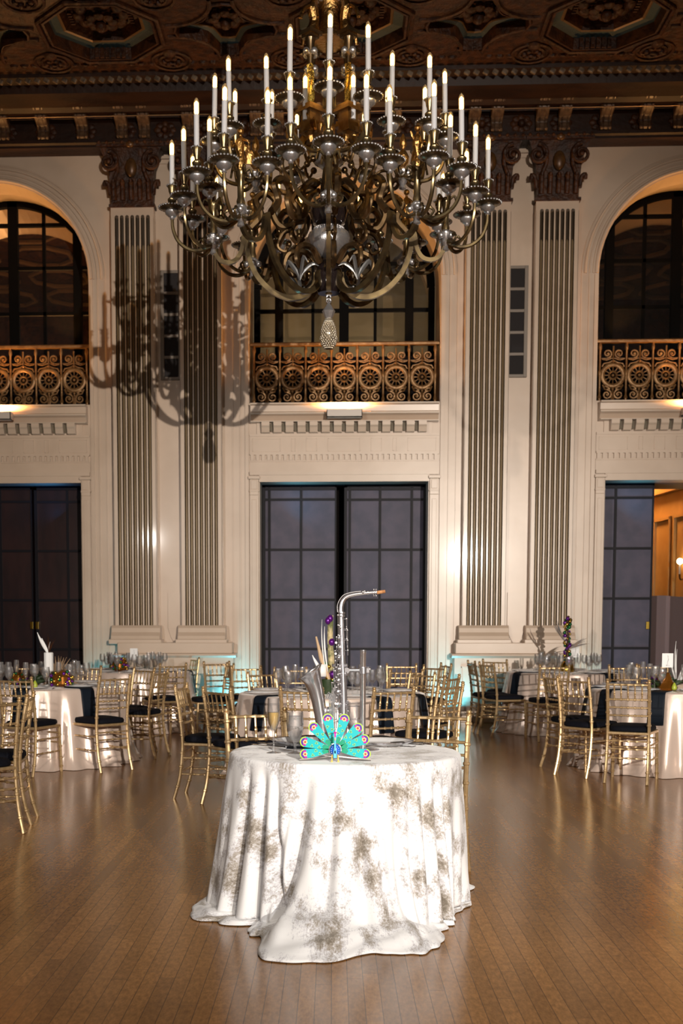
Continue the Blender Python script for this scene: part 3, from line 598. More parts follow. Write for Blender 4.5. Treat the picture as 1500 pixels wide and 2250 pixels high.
# ---- dark carved cornice and coffered ceiling
zA = zWT
c = MB(); y = lambda d: YW - d
zr = 8.42
prof = [(YW + .5, zA), (y(.30), zA), (y(.30), zA + .03), (y(.33), zA + .05), (y(.33), zA + .09), (y(.27), zA + .11), (y(.27), zA + .33), (y(.34), zA + .36), (y(.36), zA + .40), (y(.55), zr - .20), (y(.62), zr - .16), (y(.95), zr - .12), (y(.98), zr - .02), (y(1.12), zr + .01), (y(1.14), zr + .05), (YW + .5, zr + .05)]
c.ext(prof, XL, XR); struct(c.build('trim_cornice', 'brown_plain'))
g = MB()
for d_, z_ in ((.50, zr - .23), (.58, zr - .17)): g.tube([(XL, y(d_), z_), (XR, y(d_), z_)], .007, 6)
struct(g.build('trim_gilt_line', 'giltline'))
rp = MB(); nx = int((XR - XL) / .12)
for k in range(nx): rp.cbox((XL + .12 * k, y(1.145), zr - .045), (.075, .05, .06), 0, Matrix.Rotation(.5, 3, 'Y'))
struct(rp.build('trim_rope', 'rope', bevel=.012))
rs = MB(); k = 0
for px in range(-30, 1540, 87):
    x = wx(px + 44, YW - .28, 270); zc_ = zA + .22
    for a in range(8): rs.ball((x + .10 * cos(a * pi / 4), y(.27), zc_ + .08 * sin(a * pi / 4)), .045, 8, sc=(1.2, .5, 1))
    rs.ball((x, y(.29), zc_), .05, 8)
struct(rs.build('trim_rosette_frieze', 'brown', smooth=True))
def console(px, py=250):
    x = wx(px, YW - .5, py); b = MB()
    pr = [(-.26, 0), (-.33, 0), (-.36, .05), (-.345, .12), (-.33, .22), (-.37, .32), (-.45, .38), (-.50, .42), (-.52, .48), (-.50, .54), (-.60, .55), (-.66, .62), (-.66, .66), (-.26, .66)]
    sc_ = (zr - .12 - (zA + .10)) / .66
    for xx, wdd in ((-.055, .035), (0, .06), (.055, .035)): b.ext([(yy, zz * sc_) for yy, zz in pr], xx - wdd / 2 , xx + wdd / 2)
    b.ext([(yy + .015, zz * sc_) for yy, zz in pr], -.08, .08)
    o = b.build('console_bracket', varied(mat('console_wood', (.05, .024, .011), .4), (.10, .055, .028), 14) if console.m is None else console.m, thing('cornice_bracket', 'carved console bracket in the dark cornice', 'bracket', (x, YW, zA + .10), 0, 'carved brackets in a row under the ceiling'), bevel=.01)
    console.m = o.data.materials[0]
console.m = None
for px in (-87, 0, 87, 174, 262, 312, 410, 497, 560, 610, 700, 787, 870, 957, 1045, 1095, 1195, 1245, 1337, 1425, 1500, 1560): console(px)
# ceiling cells
cl = MB(); P = 1.5; zc = zr + .05; zoct = onZ(222, 70, zc).y; y0r = zoct - P / 2; NT = 32
sup = onZ(222, 70, zc).x; X0 = sup - .75 - 8 * P
def octr(a, r): 
    m = (a + pi / 8) % (pi / 4) - pi / 8; return r * cos(pi / 8) / cos(m)
def starr(a, r):
    t_ = abs(((a) % (pi / 2)) - pi / 4) / (pi / 4) * 4; q = [.56, .60, .72, .95, .97]; i = min(3, int(t_)); return r * 1.06 * (q[i] + (q[i + 1] - q[i]) * (t_ - i))
def cell(cx_, cy_, kind):
    fn = octr if kind == 0 else starr
    ang = [2 * pi * k / NT for k in range(NT)]
    def ring(r, z_, f=None): return [(cx_ + (f or fn)(a, r) * cos(a), cy_ + (f or fn)(a, r) * sin(a), z_) for a in ang]
    def sq(a, h): m = max(abs(cos(a)), abs(sin(a))); return h / m
    s_ = 1.14 if kind == 0 else .97
    rings = [(ring(P / 2, zc, sq), 0)] + [(ring(r_ * s_, zc + d_), 0) for r_, d_ in ((.64, 0), (.625, -.03), (.60, -.03), (.585, .10), (.475, .12), (.455, .105), (.44, .12), (.40, .24), (.3, .28))]
    for (a_, _), (b_, mi) in zip(rings, rings[1:]):
        cl.add(a_ + b_, [(i, (i + 1) % NT, NT + (i + 1) % NT, NT + i) for i in range(NT)], [0, 0, 0, 0, 0, 1, 2, 2, 0, 0][[r_[0] is b_ for r_ in rings].index(True)])
    cl.add(rings[-1][0], [tuple(range(NT))], 0)
for j in range(8):
    for i in range(26):
        cx_, cy_ = X0 + P * i + P / 2, y0r + P / 2 - P * j
        if cx_ < XL - .8 or cx_ > XR + .8: continue
        cell(cx_, cy_, (i + j) % 2)
cl.box(XL - 1, XR + 1, y0r + P, YW + .4, zc, zc + .1); cl.box(XL - 1, XR + 1, -13, YW + .4, zc + .35, zc + .4)
struct(cl.build('ceiling', ['brown', 'teal', 'giltline'], fix=False))
ro = MB()
for j in range(3):
    for i in range(26):
        cx_, cy_ = X0 + P * i + P / 2, y0r + P / 2 - P * j
        if cx_ < XL or cx_ > XR: continue
        for ringn, rr, zz, sz in ((10, .27, .20, .085), (8, .14, .12, .07)):
            for k in range(ringn): a = 2 * pi * k / ringn; ro.ball((cx_ + rr * cos(a), cy_ + rr * sin(a), zc + zz), sz, 8, sc=(1, 1, .7))
        ro.ball((cx_, cy_, zc + .06), .07, 8)
        if j == 0:
            for k in range(6): ro.cbox((cx_ - .17 + .068 * k, cy_ + .59, zc + .03), (.045, .03, .12))
            ro.ball((cx_ + P / 2, cy_ + .55, zc - .01), .09, 10, sc=(1, 1, .5))
            for s in range(-4, 5): ro.ball((cx_ + P / 2 + .13 * s, cy_ + .80, zc), .05, 6, sc=(1.2, .6, .8))
        cxx, cyy = cx_ + P / 2, cy_ + P / 2                     # carved relief on the ribs between the coffers
        for rr in (.24, .15): ro.tube([(cxx + rr * cos(2 * pi * k / 16), cyy + rr * sin(2 * pi * k / 16), zc - .008) for k in range(17)], .022, 6, cap=False)
        for k in range(6): ro.ball((cxx + .09 * cos(k * pi / 3), cyy + .09 * sin(k * pi / 3), zc - .01), .04, 6)
        st_ = (i + j) % 2
        if st_:
            for q in range(4):
                aa = pi / 4 + q * pi / 2; ro.tube([(cx_ + .92 * cos(aa) - .52 * cos(aa + t_), cy_ + .92 * sin(aa) - .52 * sin(aa + t_), zc - .012) for t_ in [-.9 + .18 * m_ for m_ in range(11)]], .026, 6)
        else: ro.tube([(cx_ + .77 * cos(pi / 8 + q * pi / 4), cy_ + .77 * sin(pi / 8 + q * pi / 4), zc - .02) for q in range(9)], .028, 6, cap=False)
        for s in (-1, 1):
            for k in range(5): ro.cbox((cx_ + s * .36, cy_ - .12 + .06 * k, zc + .17), (.05, .03, .04))
struct(ro.build('trim_ceiling_rosette', 'brown', smooth=True))
# other walls of the hall
struct(MB().box(XL - .2, XL, -13, YW, 0, 8.9).build('wall_left', 'cream')); struct(MB().box(XR, XR + .2, -13, YW, 0, 8.9).build('wall_right', 'cream')); struct(MB().box(XL, XR, -13.2, -13, 0, 8.9).build('wall_front', 'cream'))
for px, X_ in ((516, -.02), (990, .02)):
    p = onY(px, 1500, YW - .2)
    light('AREA', 'cyan_floor_wash', (p.x, YW - .42, .25), 9, (.15, .72, 1.0), .12, (p.x, YW, 2.2))
for px in (222, 1312): 
    p = onY(px, 1500, YW - .2); light('AREA', 'cyan_floor_wash', (p.x, YW - .30, .25), 4, (.15, .72, 1.0), .1, (p.x, YW, 2.4))

# ================================================================ chandelier
CHY = 10.0; chx = onY(722, 620, CHY).x
def cz(py, d=0): return onY(722, py, CHY + d).z
ch = thing('chandelier', 'huge tiered bronze and silver candle chandelier hanging above the dance floor', 'chandelier', (chx, CHY, 0))
def at(o, loc, rz=0): o.location = loc; o.rotation_euler = (0, 0, rz); return o
# one candle: drip pan with nozzle > sleeve > bulb
pan_b = MB()
pan_b.lathe([(.012, -.085), (.018, -.078), (.012, -.068), (.026, -.060), (.046, -.040), (.050, -.022), (.040, -.008)], n=18, mi=0, lobes=18, amp=.03)
pan_b.lathe([(.030, -.012), (.075, -.004), (.092, .010), (.088, .014), (.04, .008), (.022, .03), (.014, .045), (.030, .062), (.032, .078), (.014, .098), (.016, .115), (.024, .14), (.027, .165), (.034, .185), (.022, .186)], n=22, mi=1, cap=False)
for k in range(26): a = 2 * pi * k / 26; pan_b.ball((.092 * cos(a), .092 * sin(a), .012), .0085, 6, 0)
for k in range(14): a = 2 * pi * k / 14; pan_b.ball((.035 * cos(a), .035 * sin(a), .187), .0065, 6, 0)
pan0 = pan_b.build('candle_cup', ['nickel', 'brass'], None, smooth=True, link=False)
sl0 = MB().lathe([(.0205, .185), (.0205, .425), (.012, .43)], n=14).build('candle_sleeve', 'candle', None, smooth=True, link=False)
bu0 = MB().lathe([(.018, .425), (.0215, .44), (.0225, .48), (.0215, .515), (.014, .540), (.0005, .552)], n=12).lathe([(.010, .43), (.0165, .44), (.0165, .512), (.006, .525)], n=8, mi=1).build('bulb', ['bulb', 'filament'], None, smooth=True, link=False)
def sweep(pts, r0, r1, n=6): 
    q = spline(pts, n); L = len(q) - 1; return q, [r0 + (r1 - r0) * i / L for i in range(L + 1)]
b = MB(); q, rr = sweep([(.0, 0, -.27), (.05, 0, -.31), (.13, 0, -.335), (.22, 0, -.315), (.295, 0, -.25), (.333, 0, -.16), (.34, 0, -.075)], .019, .013)
b.tube(q, rr, 6, flat=1.0); b.tube(spline([(.10, 0, -.32), (.13, 0, -.28), (.10, 0, -.25)], 4), [.01] * 8 + [.016], 6)
br0 = b.build('candle_branch', 'brass', None, smooth=25, link=False)
def candle(x, y, z):
    for i, (o0) in enumerate((pan0,)):
        p = pan0.copy(); C.objects.link(p); p.parent = ch; p.location = (x, y, z); p.scale = (1.17, 1.17, 1)
    t_ = Matrix.Rotation(0, 3, 'Z')
    s = sl0.copy(); C.objects.link(s); s.parent = ch; s.location = (x, y, z); s.rotation_euler = (random.uniform(-.018, .018), random.uniform(-.02, .02), 0)
    u = bu0.copy(); C.objects.link(u); u.parent = s
RLOW, ZLOW = .95, 4.795; ZN = 4.525
kn = MB(); kn.lathe([(.012, -.10), (.030, -.09), (.022, -.06), (.040, -.03), (.030, .0), (.045, .03), (.050, .05), (.030, .07)], n=12)
for k in range(4): a = k * pi / 2 + pi / 4; kn.ball((.055 * cos(a), .055 * sin(a), .02), .026, 8)
knob0 = kn.build('arm_knob', 'nickel', None, smooth=True, link=False)
tb = MB().lathe([(.028, .05), (.034, .09), (.026, .12), (.026, .26), (.040, .28), (.042, .31), (.02, .33)], n=12)
for k in range(5): a = 2 * pi * k / 5; tb.tube(spline([(.02 * cos(a), .02 * sin(a), .30), (.07 * cos(a), .07 * sin(a), .34), (.09 * cos(a), .09 * sin(a), .28)], 4), .010, 6)
tube0 = tb.build('arm_socket', 'brass', None, smooth=True, link=False)
fg = MB(); fg.tube(spline([(0, 0, .30), (.01, 0, .38), (-.008, .0, .46), (0, 0, .53), (0, 0, .56)], 4), [.030, .034, .038, .034, .028, .026, .028, .032, .036, .036, .034, .03, .026, .02, .014, .012, .012], 8)
fg.ball((0, 0, .59), .026, 10); fg.tube(spline([(.02, 0, .53), (.07, .02, .50), (.05, .04, .44)], 4), .010, 6); fg.tube(spline([(-.02, 0, .53), (-.07, -.02, .49), (-.09, -.01, .54)], 4), .010, 6)
fg.tube(spline([(0, .02, .50), (.03, .06, .44), (.02, .07, .36)], 4), [.02] * 4 + [.035] * 5, 6, flat=.4)
fig0 = fg.build('statuette', 'giltfig', None, smooth=True, link=False)
fn = MB().lathe([(.02, .0), (.045, .03), (.05, .08), (.03, .12), (.012, .14), (.03, .17), (.026, .22), (.006, .26)], n=12).build('finial', 'giltfig', None, smooth=True, link=False)
# big double-scroll arms
b = MB(); q, rr = sweep([(.10, 0, 4.30), (.12, 0, 4.20), (.20, 0, 4.125), (.33, 0, 4.105), (.48, 0, 4.17), (.60, 0, 4.30), (.665, 0, 4.46), (.675, 0, 4.60), (.69, 0, 4.56)], .030, .022)
b.tube(q, rr, 4, flat=1.1)
q, rr = sweep([(.66, 0, 4.62), (.70, 0, 4.60), (.715, 0, 4.50), (.76, 0, 4.42), (.83, 0, 4.395), (.90, 0, 4.42), (.945, 0, 4.49), (.96, 0, 4.56)], .024, .022); b.tube(q, rr, 4, flat=1.1)
arm0 = b.build('scroll_arm', 'brass', None, smooth=20, link=False)
b = MB()
q, rr = sweep([(.64, 0, 4.64), (.56, 0, 4.74), (.60, 0, 4.86), (.52, 0, 4.92), (.44, 0, 4.86), (.46, 0, 4.76), (.40, 0, 4.66), (.30, 0, 4.68), (.25, 0, 4.78), (.30, 0, 4.88), (.20, 0, 4.98), (.12, 0, 4.98)], .030, .026); b.tube(q, rr, 6)
q, rr = sweep([(.10, 0, 4.36), (.20, 0, 4.46), (.33, 0, 4.44), (.36, 0, 4.33), (.28, 0, 4.27), (.24, 0, 4.34)], .028, .018); b.tube(q, rr, 6)
q, rr = sweep([(.30, 0, 4.64), (.38, 0, 4.60), (.42, 0, 4.50), (.36, 0, 4.46), (.33, 0, 4.52)], .018, .012); b.tube(q, rr, 6)
q, rr = sweep([(.10, 0, 5.22), (.2, 0, 5.30), (.28, 0, 5.22), (.24, 0, 5.12), (.18, 0, 5.16)], .018, .01); b.tube(q, rr, 6)
q, rr = sweep([(.44, 0, 4.92), (.52, 0, 5.02), (.48, 0, 5.12), (.40, 0, 5.10), (.40, 0, 5.02)], .018, .01); b.tube(q, rr, 6)
for p in ((.24, 4.34), (.33, 4.52), (.18, 5.16), (.40, 5.02), (.56, 4.80)): b.ball((p[0], 0, p[1]), .028, 8)
scr0 = b.build('scrollwork', 'bronze', None, smooth=True, link=False)
b = MB()
for s in (-1, 1):
    for hh in (0, 1): b.tube(spline([(.33, 0, 4.15), (.31 + .03 * hh, .03 * s, 4.22), (.27 + .1 * hh, .09 * s, 4.27 + .03 * hh), (.24 + .12 * hh, .13 * s, 4.25)], 4), [.012] * 4 + [.02] * 5 + [.014, .01, .006, .003], 6, flat=.5)
leaf0 = b.build('acanthus_leaf', 'pewter', None, smooth=True, link=False)
def inst(o0, parent, loc=(0, 0, 0), rz=0):
    o = o0.copy(); C.objects.link(o); o.parent = parent; o.location = loc; o.rotation_euler = (0, 0, rz); return o
for k in range(8):
    a = -pi / 2 + k * pi / 4
    inst(arm0, ch, (0, 0, -.035), a); inst(scr0, ch, (0, 0, -.03), a + (.0 if k % 2 else .12))
    if k % 2: inst(leaf0, ch, rz=a)
    nx_, ny_ = RLOW * cos(a), RLOW * sin(a)
    inst(knob0, ch, (nx_, ny_, ZN), a); inst(tube0, ch, (nx_, ny_, ZN), a)
    if k % 2: inst(fig0, ch, (nx_, ny_, ZN + .02), a + pi / 2)
    for da in ((-.93, 0, .93) if k % 2 == 0 else (-1.48, -.49, .49, 1.48)):
        inst(br0, ch, (nx_, ny_, ZLOW), a + da); candle(nx_ + .34 * cos(a + da), ny_ + .34 * sin(a + da), ZLOW)
ZUP = 5.32; RU = .60
b = MB(); q, rr = sweep([(.08, 0, 5.0), (.16, 0, 4.93), (.30, 0, 4.90), (.44, 0, 4.94), (.54, 0, 5.0), (.60, 0, 5.0)], .024, .02); b.tube(q, rr, 6)
q, rr = sweep([(.2, 0, 4.97), (.26, 0, 5.10), (.36, 0, 5.10), (.36, 0, 5.02)], .016, .01); b.tube(q, rr, 6)
upa0 = b.build('upper_arm', 'bronze', None, smooth=True, link=False)
for k in range(4):
    a = -pi / 2 + k * pi / 2; nx_, ny_ = RU * cos(a), RU * sin(a)
    inst(upa0, ch, rz=a); inst(knob0, ch, (nx_, ny_, ZUP - .30)); inst(fn, ch, (nx_, ny_, ZUP - .22))
    for da in ((-1.05, 0, 1.05) if k % 2 == 0 else (-1.9, -.98, 0, .98, 1.9)):
        inst(br0, ch, (nx_, ny_, ZUP), a + da); candle(nx_ + .34 * cos(a + da), ny_ + .34 * sin(a + da), ZUP)
for k in range(4):                               # small bulbs on the inner gallery and finials between
    a = k * pi / 2 + pi / 4; inst(fn, ch, (.42 * cos(a), .42 * sin(a), 5.20)); inst(fig0, ch, (.20 * cos(a), .20 * sin(a), 4.95), a)
    s = inst(sl0, ch, (.27 * cos(a), .27 * sin(a), 5.22)); inst(bu0, s)
# central stem
st = MB()
st.lathe([(.02, cz(648)), (.05, cz(640)), (.10, cz(628)), (.115, cz(612)), (.07, cz(604)), (.055, cz(580)), (.06, cz(572))], n=20, mi=0)
st.build('stem', ['brass'], ch, smooth=True); st = MB()
st.lathe([(.075, 4.92), (.06, 5.02), (.05, 5.10), (.06, 5.16)], n=16, mi=0)
st.build('stem', ['brass'], ch, smooth=True); st = MB()
st.lathe([(.05, 5.3), (.04, 5.5), (.06, 5.55), (.05, 5.75), (.03, 5.9), (.03, 6.1)], n=12, mi=0)
st.build('stem', ['brass'], ch, smooth=True)
ur = MB(); ur.lathe([(.05, cz(570)), (.10, cz(562)), (.165, cz(543)), (.178, cz(528)), (.165, cz(514)), (.12, cz(505)), (.05, cz(498))], n=36, lobes=18, amp=.015)
for k in range(40): a = 2 * pi * k / 40; ur.ball((.12 * cos(a), .12 * sin(a), cz(503)), .009, 6)
for k in range(30): a = 2 * pi * k / 30; ur.ball((.095 * cos(a), .095 * sin(a), cz(598)), .009, 6)
ur.build('silver_urn', 'nickel', ch, smooth=True)
dk = MB(); dk.lathe([(.06, cz(500)), (.13, cz(492)), (.155, cz(470)), (.15, cz(452)), (.10, cz(440)), (.07, cz(436))], n=24); dk.build('dark_globe', 'darkball', ch, smooth=True)
MB().lathe([(.09, cz(645)), (.11, cz(630)), (.12, cz(605)), (.08, cz(575))], n=20).build('dark_bowl', 'darkball', ch, smooth=True)
u2 = MB(); u2.lathe([(.06, 5.10), (.12, 5.14), (.155, 5.20), (.15, 5.27), (.09, 5.32), (.05, 5.34)], n=40, lobes=20, amp=.03); u2.build('ribbed_urn', 'nickel', ch, smooth=True)
ta = MB(); ta.lathe([(.006, cz(655)), (.006, cz(664)), (.03, cz(674)), (.055, cz(684)), (.035, cz(696)), (.024, cz(701))], n=8)
for k in range(3): ta.tube(arc((0, cz(645 + 8 * k)), .018, 0, 2 * pi, 10), .006, 5)
ta.build('pendant_knob', 'nickel', ch, smooth=25)
tl = MB()
for j in range(17):
    t_ = j / 16; r = .030 + .030 * sin(min(1, t_ * 1.9) * pi * .55) - (.025 * max(0, t_ - .85) / .15); zz = cz(703) + (cz(765) - cz(703)) * t_
    if .62 < t_ < .72: r += .008
    for k in range(16): a = 2 * pi * (k + .5 * (j % 2)) / 16; tl.ball((r * cos(a), r * sin(a), zz), .0085, 6)
tl.lathe([(.02, cz(765)), (.05, cz(735)), (.04, cz(703))], n=12)
tl.build('beaded_tassel', varied(mat('tassel_beads', (.50, .42, .30), .25, .7), (.62, .56, .46), 20), ch, smooth='all')
# upper lantern stage: four boxes, clustered gilt columns, caps, bell and figures
for k in range(4):
    a = k * pi / 2 + pi / 4; R_ = Matrix.Rotation(a + pi / 4 * 0, 3, 'Z'); x, y_ = .215 * cos(a), .215 * sin(a)
    b = MB(); z0, z1 = cz(296, -.1), cz(250, -.1)
    b.cbox((x, y_, (z0 + z1) / 2), (.11, .11, z1 - z0), 0, R_); b.cbox((x, y_, z1), (.17, .17, .025), 0, R_); b.cbox((x, y_, z1 + .025), (.14, .14, .03), 0, R_); b.cbox((x, y_, z0), (.13, .13, .02), 0, R_)
    b.lathe([(.005, -.05), (.07, .0)], (x, y_, z0), 10); cp = MB(); cp.cbox((x, y_, cz(94)), (.135, .135, .03), 0, R_); cp.cbox((x, y_, cz(100)), (.10, .10, .03), 0, R_); cp.build('column_cap', 'bronze', ch)
    b.build('lantern_box', 'giltfig' if k == 9 else varied(mat('lantern_bronze_%d' % k, (.22, .12, .045), .3, .9), (.34, .2, .08), 12), ch)
    g_ = MB(); zt_, zb_ = cz(160), z1 + .04
    for m_ in range(3): aa = 2 * pi * m_ / 3; g_.tube([(x + .018 * cos(aa + 3 * t_) , y_ + .018 * sin(aa + 3 * t_), zb_ + (zt_ - zb_) * t_) for t_ in [i / 10 for i in range(11)]], .014, 6)
    g_.build('twisted_column', mat('bright_gilt_%d' % k, (.55, .36, .08), .18, 1.0, bump=.8, bscale=60), ch, smooth=True)
    f_ = MB(); zf = cz(135)
    for m_ in range(4): aa = a + m_ * pi / 2; f_.ball((x + .045 * cos(aa), y_ + .045 * sin(aa), zf), .03, 8)
    f_.build('capital_scroll', 'nickel', ch, smooth=True); MB().lathe([(.02, cz(160)), (.03, zf), (.036, cz(112)), (.045, cz(104))], (x, y_, 0), 10).build('column_neck', 'bronze', ch, smooth=True)
    c_ = MB(); x2, y2 = .19 * cos(a), .19 * sin(a)
    c_.tube(spline([(x2, y2, cz(88)), (x2 * .9, y2 * .9, cz(60)), (x2 * 1.0, y2 * 1.0, cz(35)), (x2 * .8, y2 * .8, cz(10))], 4), [.05, .05, .045, .04, .04, .045, .045, .05, .04, .035, .03, .025, .02], 8)
    c_.ball((x2 * .95, y2 * .95, cz(-2)), .035, 8); c_.tube(spline([(x2, y2, cz(30)), (x2 * 1.5, y2 * 1.5, cz(45)), (x2 * 1.7, y2 * 1.7, cz(70))], 4), .016, 6); c_.build('cherub_figure', 'giltfig', ch, smooth=True)
be = MB(); be.lathe([(.165, cz(95)), (.15, cz(80)), (.10, cz(50)), (.095, cz(20)), (.10, cz(14)), (.11, cz(8)), (.10, cz(2)), (.07, cz(-8)), (.09, cz(-30)), (.03, cz(-60)), (.03, 8.44)], n=28); be.build('crown_bell', 'giltfig', ch, smooth=True)
bq = MB()
for k in range(14): a = 2 * pi * k / 14; bq.ball((.11 * cos(a), .11 * sin(a), cz(8)), .024, 8)
bq.build('crown_collar', 'nickel', ch, smooth=True)
MB().lathe([(.04, 8.3), (.22, 8.42), (.24, 8.47), (.0, 8.47)], n=20).build('ceiling_canopy', 'bronze', ch, smooth=True)

# ================================================================ chairs
def ring_rod(mb, pts, r, rings=(), n=8, rr=1.35):
    q = spline(pts, 5) if len(pts) > 2 else [Vector(pts[0]).lerp(Vector(pts[1]), i / 10) for i in range(11)]
    L = len(q) - 1; out = []; rad = []
    rs = sorted(rings); 
    for i in range(L):
        out.append(q[i]); rad.append(r)
    out.append(q[L]); rad.append(r)
    # insert rings
    cum = [0]
    for i in range(L): cum.append(cum[-1] + (q[i + 1] - q[i]).length)
    tot = cum[-1]
    def pt(s):
        for i in range(L):
            if cum[i + 1] >= s: t_ = (s - cum[i]) / max(1e-9, cum[i + 1] - cum[i]); return q[i].lerp(q[i + 1], t_)
        return q[-1]
    ss = [(c, r) for c in cum]
    for f in rs:
        s0 = f * tot; ss = [e for e in ss if abs(e[0] - s0) > .011]
        ss += [(s0 - .010, r), (s0 - .006, r * rr), (s0 + .006, r * rr), (s0 + .010, r)]
    ss.sort(); mb.tube([pt(max(0, min(tot, e[0]))) for e in ss], [e[1] for e in ss], n)
def chair_parts(root):
    hw, hf = .175, .195
    for s in (-1, 1):
        b = MB(); ring_rod(b, [(s * hf, .215, 0), (s * (hf - .006), .195, .44)], .0145, (.12, .3, .55, .8)); b.build('front_leg', 'gold', root, smooth=True)
        b = MB(); ring_rod(b, [(s * (hw + .005), -.26, 0), (s * (hw + .002), -.215, .16), (s * hw, -.19, .36), (s * hw, -.19, .5), (s * hw, -.212, .70), (s * hw, -.245, .885)], .0145, (.12, .3, .42, .58, .70, .82, .95)); b.lathe([(.010, 0), (.018, .004), (.018, .010), (.010, .014), (.017, .022), (.013, .031), (.002, .035)], (s * hw, -.245, .882), 10)
        b.build('back_post', 'gold', root, smooth=True)
    b = MB(); pts = [(-.18, -.20), (.18, -.20), (.205, .20), (.16, .225), (-.16, .225), (-.205, .20)]
    n = len(pts); vs = [(x, y, .425) for x, y in pts] + [(x, y, .450) for x, y in pts]
    b.add(vs, [tuple(range(n))[::-1], tuple(range(n, 2 * n))] + [(i, (i + 1) % n, (i + 1) % n + n, i + n) for i in range(n)]); b.build('seat_frame', 'gold', root, bevel=.008)
    b = MB(); N_ = 24; rings = []
    for k_, (sc_, zz) in enumerate([(.93, .450), (1.0, .458), (1.0, .480), (.95, .496), (.7, .505), (.01, .508)]):
        for i in range(N_):
            a = 2 * pi * i / N_; m_ = (abs(cos(a)) ** 5 + abs(sin(a)) ** 5) ** (-1 / 5); x, y = m_ * cos(a), m_ * sin(a)
            rings.append(((.185 + .015 * y) * x * sc_, .21 * y * sc_ + .01, zz))
    b.add(rings, [(j * N_ + i, j * N_ + (i + 1) % N_, (j + 1) * N_ + (i + 1) % N_, (j + 1) * N_ + i) for j in range(5) for i in range(N_)] + [tuple(range(N_))]); b.build('seat_cushion', 'navy', root, smooth=55)
    def yb(z): return -.19 - (.022 * (z - .5) / .2 if z < .7 else .022 + .033 * (z - .7) / .185)
    for z_, r in ((.865, .0095), (.735, .009), (.665, .008), (.595, .008)):
        b = MB(); ring_rod(b, [(-hw, yb(z_), z_), (0, yb(z_) - .012, z_), (hw, yb(z_), z_)], r, (.17, .335, .5, .665, .83), 6, 1.5 if z_ < .8 else 1.2); b.build('back_rail', 'gold', root, smooth=True)
    for k in range(5):
        x = -.117 + .0585 * k; dy = -.012 * (1 - (x / hw) ** 2); b = MB(); ring_rod(b, [(x, yb(.735) + dy, .735), (x, yb(.865) + dy, .865)], .0068, (.35, .42), 6, 1.35); b.build('spindle', 'gold', root, smooth=True)
    def rod(a, c, r=.0075, rg=(.3, .5, .7)): b = MB(); ring_rod(b, [a, c], r, rg, 6, 1.45); b.build('stretcher', 'gold', root, smooth=True)
    for s in (-1, 1):
        for z_ in (.33, .20): rod((s * hf, .205, z_), (s * hw, -.20 - .02 * (z_ < .3), z_))
    for z_ in (.37, .28): rod((-hf, .205, z_), (hf, .205, z_))
    for z_ in (.37, .30, .22): rod((-hw, -.20, z_), (hw, -.20, z_))
proto = thing('chiavari_chair', 'x', 'chair', (0, 0, 0)); chair_parts(proto)
used = [False]
def chair(px, Y, heading, label, group='gold ballroom chairs', pz=.9):
    h = radians(heading); d = Vector((sin(h), cos(h)))
    p = onY(px, 1366 + (EYE - pz) * F / Y, Y); 
    o = proto if not used[0] else copy_tree(proto); used[0] = True
    o.location = (p.x + d.x * .24, Y + d.y * .24, 0); o.rotation_euler = (0, 0, -h); o['label'] = label; o['group'] = group; o['category'] = 'chair'
    return o
chair(562, 6.78, 160, 'gold chair just behind the small table on the left, facing the camera', 'gold chairs at the small table')
chair(963, 6.70, 201, 'gold chair just behind the small table on the right, facing the camera', 'gold chairs at the small table')
